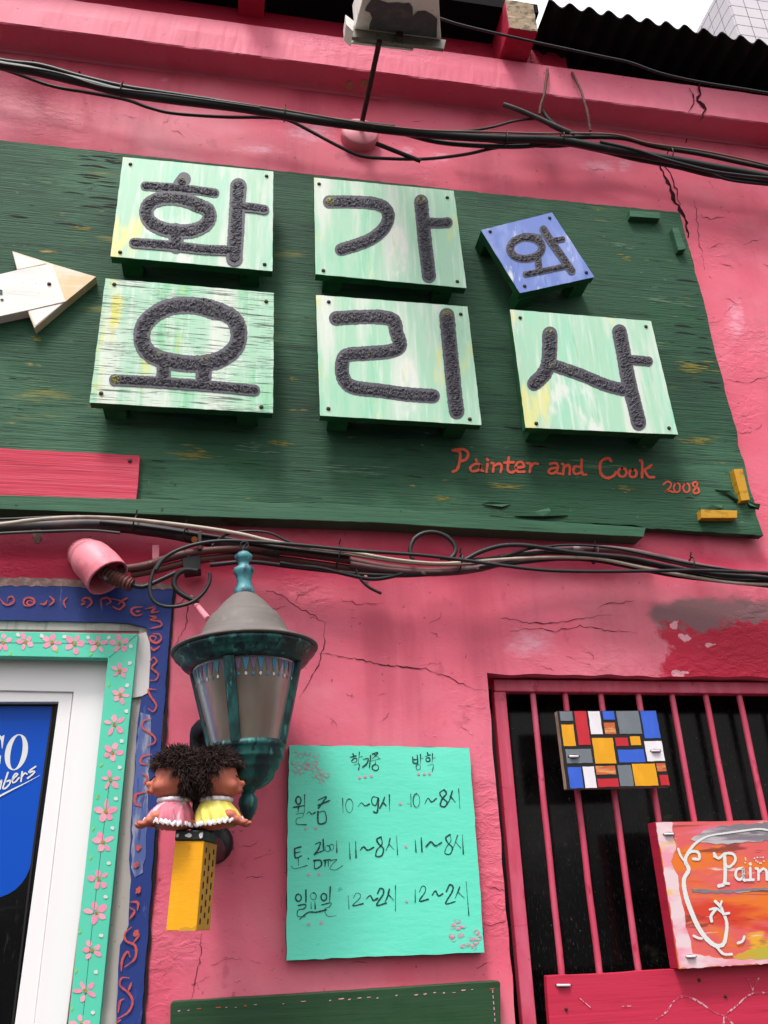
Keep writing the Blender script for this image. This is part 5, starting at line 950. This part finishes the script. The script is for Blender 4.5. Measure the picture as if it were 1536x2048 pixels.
# ================================================================== teal opening hours board
zt6 = Z(3.339, 540, 1460); td = .03
hb = thing('hours_board', 'teal painted board with handwritten opening hours beside the lantern', 'notice board', at(770, 1910, 0))
mb = MB(); tc4 = [(578.5, 1491), (760, 1492), (938, 1496), (955, 1710), (969, 1905), (770, 1912), (573, 1921), (575, 1700)]; board_px(tc4, td, td-.004, 0, .0012, mb, .02); mb.build('painted_face', 'teal_board', hb)
mb = MB(); board_px(tc4, td-.0041, .001, 0, .0016, mb, .02); mb.build('board_back', 'dark_edge', hb)
def ell(cx, cy, a, b): return [(cx+a*math.sin(t), cy-b*math.cos(t)) for t in [2*math.pi*k/10 for k in range(11)]]
ROWS = [[[(537, 182), (575, 172)], [(553, 158), (562, 172)], [(545, 207), (560, 190), (580, 190), (575, 212), (548, 216)], [(597, 148), (590, 218)], [(597, 180), (614, 177)], [(560, 234), (595, 226), (592, 264)], [(622, 196), (656, 190), (645, 225), (618, 248)], [(672, 168), (664, 248)], [(684, 160), (720, 150), (702, 175), (680, 192)], [(700, 166), (728, 186)], [(678, 206), (736, 190)], [(705, 203), (704, 230)], ell(704, 250, 22, 20),
         [(953, 180), (957, 217), (985, 216), (983, 168)], [(956, 198), (985, 195)], [(1005, 163), (1005, 222)], [(1005, 190), (1022, 187)], ell(990, 246, 15, 19), [(1038, 176), (1072, 165)], [(1050, 148), (1056, 166)], ell(1055, 197, 14, 13), [(1085, 158), (1083, 218)], [(1085, 188), (1104, 185)], [(1053, 236), (1090, 230), (1084, 274)]],
        [ell(190, 470, 17, 26), [(158, 516), (226, 505)], [(190, 512), (188, 547)], [(232, 434), (230, 552)], [(175, 562), (222, 555), (216, 580), (180, 592), (180, 628), (242, 632)], [(245, 562), (262, 546), (280, 562), (302, 550)], [(322, 468), (376, 445), (345, 492), (324, 522)], [(323, 502), (400, 470)], [(320, 545), (325, 622), (374, 612), (366, 545), (322, 550)],
         [(485, 458), (488, 552)], ell(530, 505, 24, 46), [(588, 512), (610, 486), (635, 506), (664, 494)], [(722, 452), (686, 446), (680, 486), (706, 502), (724, 456), (716, 546), (692, 546)], [(766, 448), (750, 490), (732, 522)], [(755, 482), (778, 508)], [(797, 434), (798, 537)],
         [(940, 428), (942, 512)], ell(978, 470, 22, 46), [(1034, 492), (1055, 456), (1080, 480), (1110, 458)], [(1162, 398), (1134, 420), (1150, 452), (1182, 482), (1166, 512), (1138, 502), (1150, 460), (1178, 424), (1162, 398)], [(1217, 408), (1202, 460), (1186, 492)], [(1205, 442), (1238, 482)], [(1260, 394), (1268, 522)]],
        [[(163, 792), (207, 780)], [(164, 792), (170, 852), (212, 840)], [(167, 822), (206, 812)], [(190, 850), (190, 902)], [(143, 910), (166, 926), (247, 905)], [(254, 852), (256, 858)], [(303, 762), (336, 750), (325, 792), (298, 832)], [(355, 728), (358, 802)], [(298, 827), (372, 800)], ell(385, 792, 18, 20), ell(412, 782, 14, 20), [(445, 738), (447, 818)], [(298, 874), (300, 926), (342, 905), (336, 870), (296, 872)], [(358, 872), (402, 865)], [(370, 870), (367, 912)], [(388, 870), (391, 912)], [(405, 872), (446, 864), (420, 892), (400, 926), (442, 932), (487, 904)],
         [(530, 752), (535, 858)], [(572, 743), (575, 852)], [(603, 802), (625, 780), (652, 802), (692, 784)], [(742, 713), (714, 730), (726, 760), (757, 792), (746, 838), (708, 842), (715, 800), (748, 760), (742, 713)], [(802, 723), (790, 770), (772, 808)], [(795, 762), (828, 798)], [(845, 708), (852, 832)],
         [(970, 733), (975, 812)], [(1010, 718), (1015, 812)], [(1043, 777), (1075, 746), (1105, 772), (1147, 750)], [(1202, 698), (1174, 720), (1190, 756), (1218, 786), (1202, 828), (1168, 822), (1180, 780), (1208, 740), (1202, 698)], [(1252, 703), (1236, 755), (1222, 788)], [(1240, 747), (1274, 788)], [(1285, 698), (1291, 827)]],
        [ell(190, 1120, 19, 24), [(240, 1068), (240, 1152)], [(188, 1172), (237, 1165), (230, 1192), (190, 1202), (185, 1242), (238, 1247)], ell(290, 1110, 19, 24), [(275, 1152), (275, 1192)], [(300, 1142), (302, 1192)], [(198, 1264), (225, 1240), (260, 1216), (310, 1216), (377, 1200)], ell(360, 1115, 19, 24), [(403, 1048), (398, 1152)], [(348, 1167), (407, 1155), (396, 1182), (365, 1196), (385, 1242), (443, 1240)],
         [(522, 1108), (528, 1193)], [(558, 1122), (575, 1090), (602, 1096), (600, 1122), (553, 1172), (620, 1160)], [(643, 1127), (670, 1105), (690, 1137), (718, 1124)], [(718, 1092), (735, 1058), (757, 1066), (755, 1097), (713, 1168), (778, 1155)], [(797, 1063), (785, 1110), (768, 1148)], [(790, 1097), (828, 1138)], [(838, 1038), (838, 1208)],
         [(970, 1063), (970, 1148)], [(998, 1082), (1015, 1044), (1037, 1050), (1035, 1082), (998, 1142), (1058, 1130)], [(1083, 1102), (1105, 1075), (1125, 1107), (1153, 1094)], [(1178, 1077), (1200, 1034), (1222, 1046), (1215, 1082), (1173, 1158), (1238, 1145)], [(1267, 1048), (1250, 1090), (1237, 1122)], [(1255, 1082), (1298, 1122)], [(1310, 1012), (1328, 1238)]]]
for r_, row in enumerate(ROWS):
    for i, s in enumerate(row):
        mb = MB(); ribbon(mb, [zt6(*p) for p in s], 2.1 if r_ == 0 else 2.6, td+.0006+.0001*(i % 9), 0, 1.4, True, .5, lambda t, q=i: .8+.45*math.sin(2.2*t+q)); mb.build('pen_stroke', 'marker_ink', hb)
mb = MB()
for (x, y) in ((598, 316), (635, 310), (677, 305), (993, 292), (1030, 293), (1065, 290), (242, 660), (308, 656), (870, 490), (908, 777), (912, 1143), (258, 965), (328, 962), (260, 1295), (343, 1288)):
    q = zt6(x, y); blob(mb, q[0], q[1], 2.8, 2.6, td+.0016, 0, jit=.2)
mb.build('chalk_dots', 'chalk_pink', hb)
for cl, seed in (([(170, 160), (210, 170), (255, 155), (310, 170), (165, 215), (210, 225), (255, 210), (300, 220), (170, 265), (215, 270), (260, 250), (190, 295), (310, 265), (350, 280), (290, 300), (330, 310), (380, 300), (350, 345), (300, 260), (240, 240)], 3), ([(1250, 1275), (1220, 1310), (1290, 1305), (1255, 1320), (1215, 1370), (1225, 1395), (1275, 1370), (1380, 1350), (1350, 1390), (1375, 1415), (1360, 1450), (1290, 1445), (1320, 1430), (1395, 1385)], 4)):
    rnd = random.Random(seed); mb = MB()
    for i, (x, y) in enumerate(cl):
        q = zt6(x, y); n_ = rnd.randint(3, 5)
        for k in range(n_):
            a = rnd.uniform(0, 6.28); ribbon(mb, [(q[0]+math.cos(a+j*.55)*(5.5+rnd.uniform(-1, 1)), q[1]+math.sin(a+j*.55)*(4.5+rnd.uniform(-1, 1))) for j in range(5)], 1.0, td+.0007+.00008*((i*5+k) % 12), 0, 1.5, False, .4)
        if seed == 4: blob(mb, q[0]+rnd.uniform(-3, 3), q[1]+rnd.uniform(-3, 3), 3.2, 2.4, td+.0009+.00002*i, 0, jit=.35)
    mb.build('chalk_flowers', 'chalk_pink', hb)

# ================================================================== boards on the window grille
mbd_ = thing('colour_block_board', 'small wooden board painted in red, blue, yellow, grey and white blocks', 'painted board', at(1235, 1576, -.02))
mdp = .005; mc = [at(x, y, mdp) for x, y in ((1114.5, 1422), (1311.7, 1421), (1340.6, 1573.7), (1134, 1578))]
mb = MB(); prism(mb, ragged(mc, .02, .0004), mdp, mdp-.0015); mb.build('face', 'block_black', mbd_)
mb = MB(); prism(mb, mc, mdp-.0016, mdp-.022); mb.build('edge', 'wood_edge', mbd_, bevel=.001)
BL = [(.02, 0, .145, .13, 'grey'), (.167, 0, .285, .45, 'red'), (.305, 0, .42, .31, 'white'), (.45, 0, .565, .12, 'blue'), (.445, .16, .555, .31, 'wood'), (.59, 0, .815, .31, 'grey'), (.835, 0, 1, .37, 'blue'), (.02, .18, .14, .46, 'ochre'), (.305, .36, .51, .69, 'ochre'), (.535, .36, .66, .47, 'red'), (.685, .345, .785, .46, 'ochre'), (.82, .41, 1, .67, 'white'), (.03, .50, .28, .68, 'grey'), (.54, .515, .80, .68, 'blue'), (.03, .73, .16, 1, 'blue'), (.175, .725, .285, 1, 'white'), (.30, .72, .49, .83, 'wood'), (.30, .88, .50, .985, 'red'), (.515, .715, .645, .98, 'grey'), (.66, .70, .885, .98, 'ochre'), (.90, .70, .99, .80, 'wood'), (.91, .85, 1, .98, 'red')]
for (u0, v0, u1, v1, c) in BL:
    f = lambda u, v: mc[0].lerp(mc[1], u).lerp(mc[3].lerp(mc[2], u), v)
    u0, u1, v0, v1 = max(u0, .004), min(u1, .996), max(v0, .006), min(v1, .994)
    mb = MB(); prism(mb, ragged([f(u0, v0), f(u1, v0), f(u1, v1), f(u0, v1)], .012, .0007), mdp+.0012, mdp+.0002); mb.build('painted_block', 'block_'+c, mbd_)
def ziptie(parent, x0, x1, y, d, hole=True):
    mb = MB()
    if hole: blob(mb, (x0+x1)/2, y, (x1-x0)/2+4, 4.2, d+.0016, 1, jit=.12)
    P = [at(x0, y, d+.001), at(x0+1.5, y, d+.005), at((x0+x1)/2, y, d+.006), at(x1-1.5, y, d+.005), at(x1, y, d+.001)]; tube(mb, P, mpp(x0, y, d)*2.5, 6, 0); mb.build('zip_tie', ['zip_tie', 'dark_edge'], parent)
z7 = Z(2.667, 960, 1330); ziptie(mbd_, z7(480, 0)[0], z7(522, 0)[0], z7(0, 488)[1], mdp); ziptie(mbd_, z7(915, 0)[0], z7(958, 0)[0], z7(0, 458)[1], mdp)
z8 = Z(2.763, 980, 1600); pdp = .02
ps = thing('painted_sign', 'abstract red, orange and grey painted sign with white flourish and lettering on the window bars', 'painted sign', at(1450, 1935, 0))
pc = [(1311, 1644), (1420, 1643), (1536, 1640.5), (1740, 1637), (1790, 1914), (1536, 1927.5), (1358, 1938)]
mb = MB(); board_px(pc, pdp, pdp-.003, 0, .0006, mb); mb.build('painted_face', 'abstract_paint', ps)
mb = MB(); board_px(pc, pdp-.0031, pdp-.05, 0, 0, mb); mb.build('edge', 'crimson_board', ps, bevel=.001)
mb = MB(); board_px([z8(*p) for p in ((918, 126), (1010, 124), (1010, 190), (1030, 260), (1000, 340), (1040, 420), (1050, 520), (1070, 600), (1080, 700), (1110, 780), (1120, 850), (1300, 880), (1536, 860), (1536, 903), (1050, 930))], pdp+.0005, pdp-.001, 0, .002, mb, .01); mb.build('pale_border', 'pale_edge_paint', ps)
mb = MB(); board_px([z8(*p) for p in ((1110, 220), (1180, 170), (1300, 140), (1536, 125), (1536, 225), (1400, 235), (1250, 245))], pdp+.0008, pdp-.001, 0, .003, mb, .01); mb.build('grey_smear', 'grey_smear', ps)
mb = MB(); board_px([z8(*p) for p in ((1110, 490), (1250, 500), (1536, 485), (1536, 500), (1300, 515), (1120, 512))], pdp+.0008, pdp-.001, 0, .002, mb, .01); mb.build('grey_smear', 'grey_smear', ps)
mb = MB(); board_px([z8(*p) for p in ((1340, 870), (1420, 832), (1536, 800), (1600, 790), (1600, 872), (1400, 884))], pdp+.0007, pdp-.001, 0, .002, mb, .01); mb.build('yellow_green_smear', 'lime_smear', ps)
FLO = [([(1250, 190), (1190, 205), (1130, 245), (1090, 300), (1080, 340), (1098, 385), (1072, 440), (1080, 520), (1110, 610), (1150, 700), (1200, 770), (1250, 805), (1290, 795), (1305, 740), (1308, 680), (1290, 630), (1250, 600), (1215, 605)], 15), ([(1085, 310), (1110, 285), (1150, 290), (1155, 325), (1125, 325)], 16), ([(1085, 350), (1055, 310), (1040, 270)], 12), ([(1250, 190), (1380, 172), (1480, 160), (1536, 166)], 10), ([(1290, 630), (1275, 590), (1245, 560)], 16), ([(1290, 630), (1320, 625)], 14), ([(1250, 600), (1222, 640), (1225, 670)], 16), ([(1270, 590), (1280, 560)], 12), ([(1170, 765), (1150, 762), (1125, 750)], 13), ([(1250, 810), (1290, 850), (1335, 852)], 14), ([(1370, 790), (1395, 780), (1405, 755)], 14)]
for i, (s, w_) in enumerate(FLO):
    mb = MB(); ribbon(mb, [z8(*p) for p in s], w_/2.763*(1.15 if i == 0 else 1), pdp+.0016+.0002*i, 0, 1.5, True, .2, (lambda t: .3+1.2*math.sin(math.pi*min(1, t*.85+.05))) if i == 0 else None); mb.build('flourish', 'white_print', ps)
LT = [[(1295, 300), (1300, 380), (1295, 460), (1265, 475)], [(1238, 295), (1262, 322), (1300, 296), (1345, 300), (1355, 335), (1325, 368), (1300, 362)], [(1262, 322), (1240, 310)], [(1298, 460), (1320, 462)], [(1395, 375), (1365, 385), (1358, 420), (1378, 440), (1400, 420), (1398, 375), (1402, 440), (1415, 442)], [(1438, 375), (1440, 440)], [(1425, 442), (1455, 440)], [(1470, 378), (1482, 385), (1484, 440)], [(1484, 400), (1510, 380), (1528, 395), (1530, 440)], [(1560, 350), (1562, 425), (1580, 440)], [(1545, 380), (1585, 378)], [(1436, 352), (1440, 356)]]
for i, s in enumerate(LT):
    mb = MB(); ribbon(mb, [z8(*p) for p in s], 7 if i == 0 else 5.2, pdp+.0018+.0002*(i % 7), 0, 1.5, True, .2); mb.build('painted_letter', 'white_print', ps)
mb = MB(); rnd = random.Random(5)
for k in range(14): q = z8(rnd.uniform(1410, 1520), rnd.uniform(312, 352)); blob(mb, q[0], q[1], 1.5, 1.4, pdp+.0016, 0)
mb.build('white_specks', 'white_print', ps)
ziptie(ps, *[z8(x, 0)[0] for x in (965, 1012)], z8(0, 188)[1], pdp); ziptie(ps, *[z8(x, 0)[0] for x in (1088, 1132)], z8(0, 865)[1], pdp)
rb = thing('red_board', 'crimson painted board with white chalk branches across the bottom of the window', 'board', at(1300, 2048, -.01))
rdp = -.012
mb = MB(); board_px([z8(*p) for p in ((312, 972), (600, 960), (1030, 934), (1536, 905), (2100, 880), (2150, 1500), (336, 1500), (330, 1238))], rdp, rdp-.02, 0, .0008, mb); mb.build('board', 'crimson_board', rb, bevel=.001)
for i, s in enumerate([[(920, 1210), (975, 1170), (1010, 1120), (1050, 1090), (1100, 1088), (1170, 1125), (1230, 1165), (1295, 1195), (1340, 1235)], [(1290, 1240), (1300, 1190), (1360, 1140), (1420, 1085), (1480, 1065), (1560, 1068)], [(1415, 975), (1452, 1035), (1485, 985)], [(1452, 1035), (1450, 1070)], [(1050, 1090), (1062, 1060)], [(730, 1140), (780, 1138)], [(490, 1090), (560, 1150)]]):
    mb = MB(); ribbon(mb, [z8(*p) for p in s], 3.6 if i < 4 else 1.6, rdp+.0008+.0002*i, 0, 1.5, True, .6); mb.build('chalk_stroke', 'chalk_white', rb)
for (x, y) in ((420, 1155), (1155, 995), (1300, 1085)): nail(rb, *z8(x, y), rdp, .004)
ziptie(rb, *[z8(x, 0)[0] for x in (372, 440)], z8(0, 1024)[1], rdp)
# green board at the bottom of the wall
gb_ = thing('green_board', 'dark green wooden board with chalk dashes below the hours board', 'board', at(670, 2048, 0))
gdn = .03
mb = MB(); board_px([(341, 2007), (346, 2003), (670, 1983), (996, 1961.5), (1001, 1965), (1004, 2200), (336, 2200)], gdn, .0, 0, .0006, mb); mb.build('board', 'bench_green', gb_, bevel=.002)
zg9 = Z(2.259, 330, 1940); rnd = random.Random(9)
for k in range(34):
    t = k/33; x = 60+1410*t; y = 186-100*t+rnd.uniform(-5, 5)
    if rnd.random() < .25: continue
    mb = MB(); q = zg9(x, y); L_ = rnd.uniform(2, 9); ribbon(mb, [q, (q[0]+L_*.5, q[1]-.4), (q[0]+L_, q[1]-.8)], rnd.uniform(1, 2.4), gdn+.0008, 0, 1.5, True, .5); mb.build('chalk_dash', 'chalk_pink' if rnd.random() < .7 else 'orange_paint', gb_)
for k in range(6):
    mb = MB(); q = zg9(1480+k*2, 90+k*26); ribbon(mb, [q, (q[0]+.5, q[1]+5)], 1.6, gdn+.0008, 0, 1.5, True, .5); mb.build('chalk_dash', 'chalk_pink', gb_)

# ================================================================== far tower, its pale panels in a grid
ty = 38.0
c0 = at(1460.5, 12, -ty); fl_h = at(1468.5, 31.5, -ty).z-c0.z; fl_h = abs(fl_h)
tw = thing('tower_block', 'pale tiled high rise rising behind the corrugated roof', 'building', (c0.x+10, ty+10, 0))
ztop = at(1429, 0, -ty).z
q = at(1429, 0, -ty-0); rl = None
# roof line of the left face passes photo point 1397,56: find its depth on the plane x = c0.x, then its height
def at_x(px, py, X):
    ray = _f*F_PX + _r*(px-768) + _u*(1024-py); t = (X-CAM.x)/ray.x; return CAM+ray*t
r1, r2 = at_x(1397, 56, c0.x), at_x(1428, 2, c0.x); ztop = (r1.z+r2.z)/2
cellw = fl_h*1.0
ybk = max(r1.y+25, ty+45)
mb = MB(); box(mb, (c0.x+14, (ty+ybk)/2+.05, ztop/2), 28-.1, ybk-ty, ztop-.1); mb.build('core', 'tower_joint', tw)
def tpanel(name, corners):
    mb = MB(); mb.add(corners, [[0, 1, 2, 3]]); return mb
pm = {}
nrow = 12
for r_ in range(nrow):
    z1 = c0.z+fl_h*3-r_*fl_h+0.0; z0_ = z1-fl_h
    if z1 > ztop: z1 = min(z1, ztop)
    if z0_ >= ztop: continue
    for k in range(14):                                          # left face, along +y
        y0 = ty+k*cellw; g = .05
        mb = MB(); box(mb, (c0.x-.02, y0+cellw/2, (z0_+z1)/2), .12, cellw-g*1.6, z1-z0_-g*1.6); mb.build('panel', 'tower_panel', tw)
    for k in range(10):                                          # front face
        x0 = c0.x+k*cellw*1.1
        mb = MB(); box(mb, (x0+cellw*.55, ty-.02, (z0_+z1)/2), cellw*1.1-g*1.6, .12, z1-z0_-g*1.6); mb.build('panel', 'tower_panel', tw)
mb = MB(); box(mb, (c0.x+14, (ty+ybk)/2+.05, (c0.z-(nrow-3)*fl_h)/2), 28.1, ybk-ty+.1, c0.z-(nrow-3)*fl_h); mb.build('lower_storeys', 'tower_panel', tw)
print('ledge', led_d, 'rod', rod_d, 'yd', yd, 'ztop', ztop, c0, 'flh', fl_h)
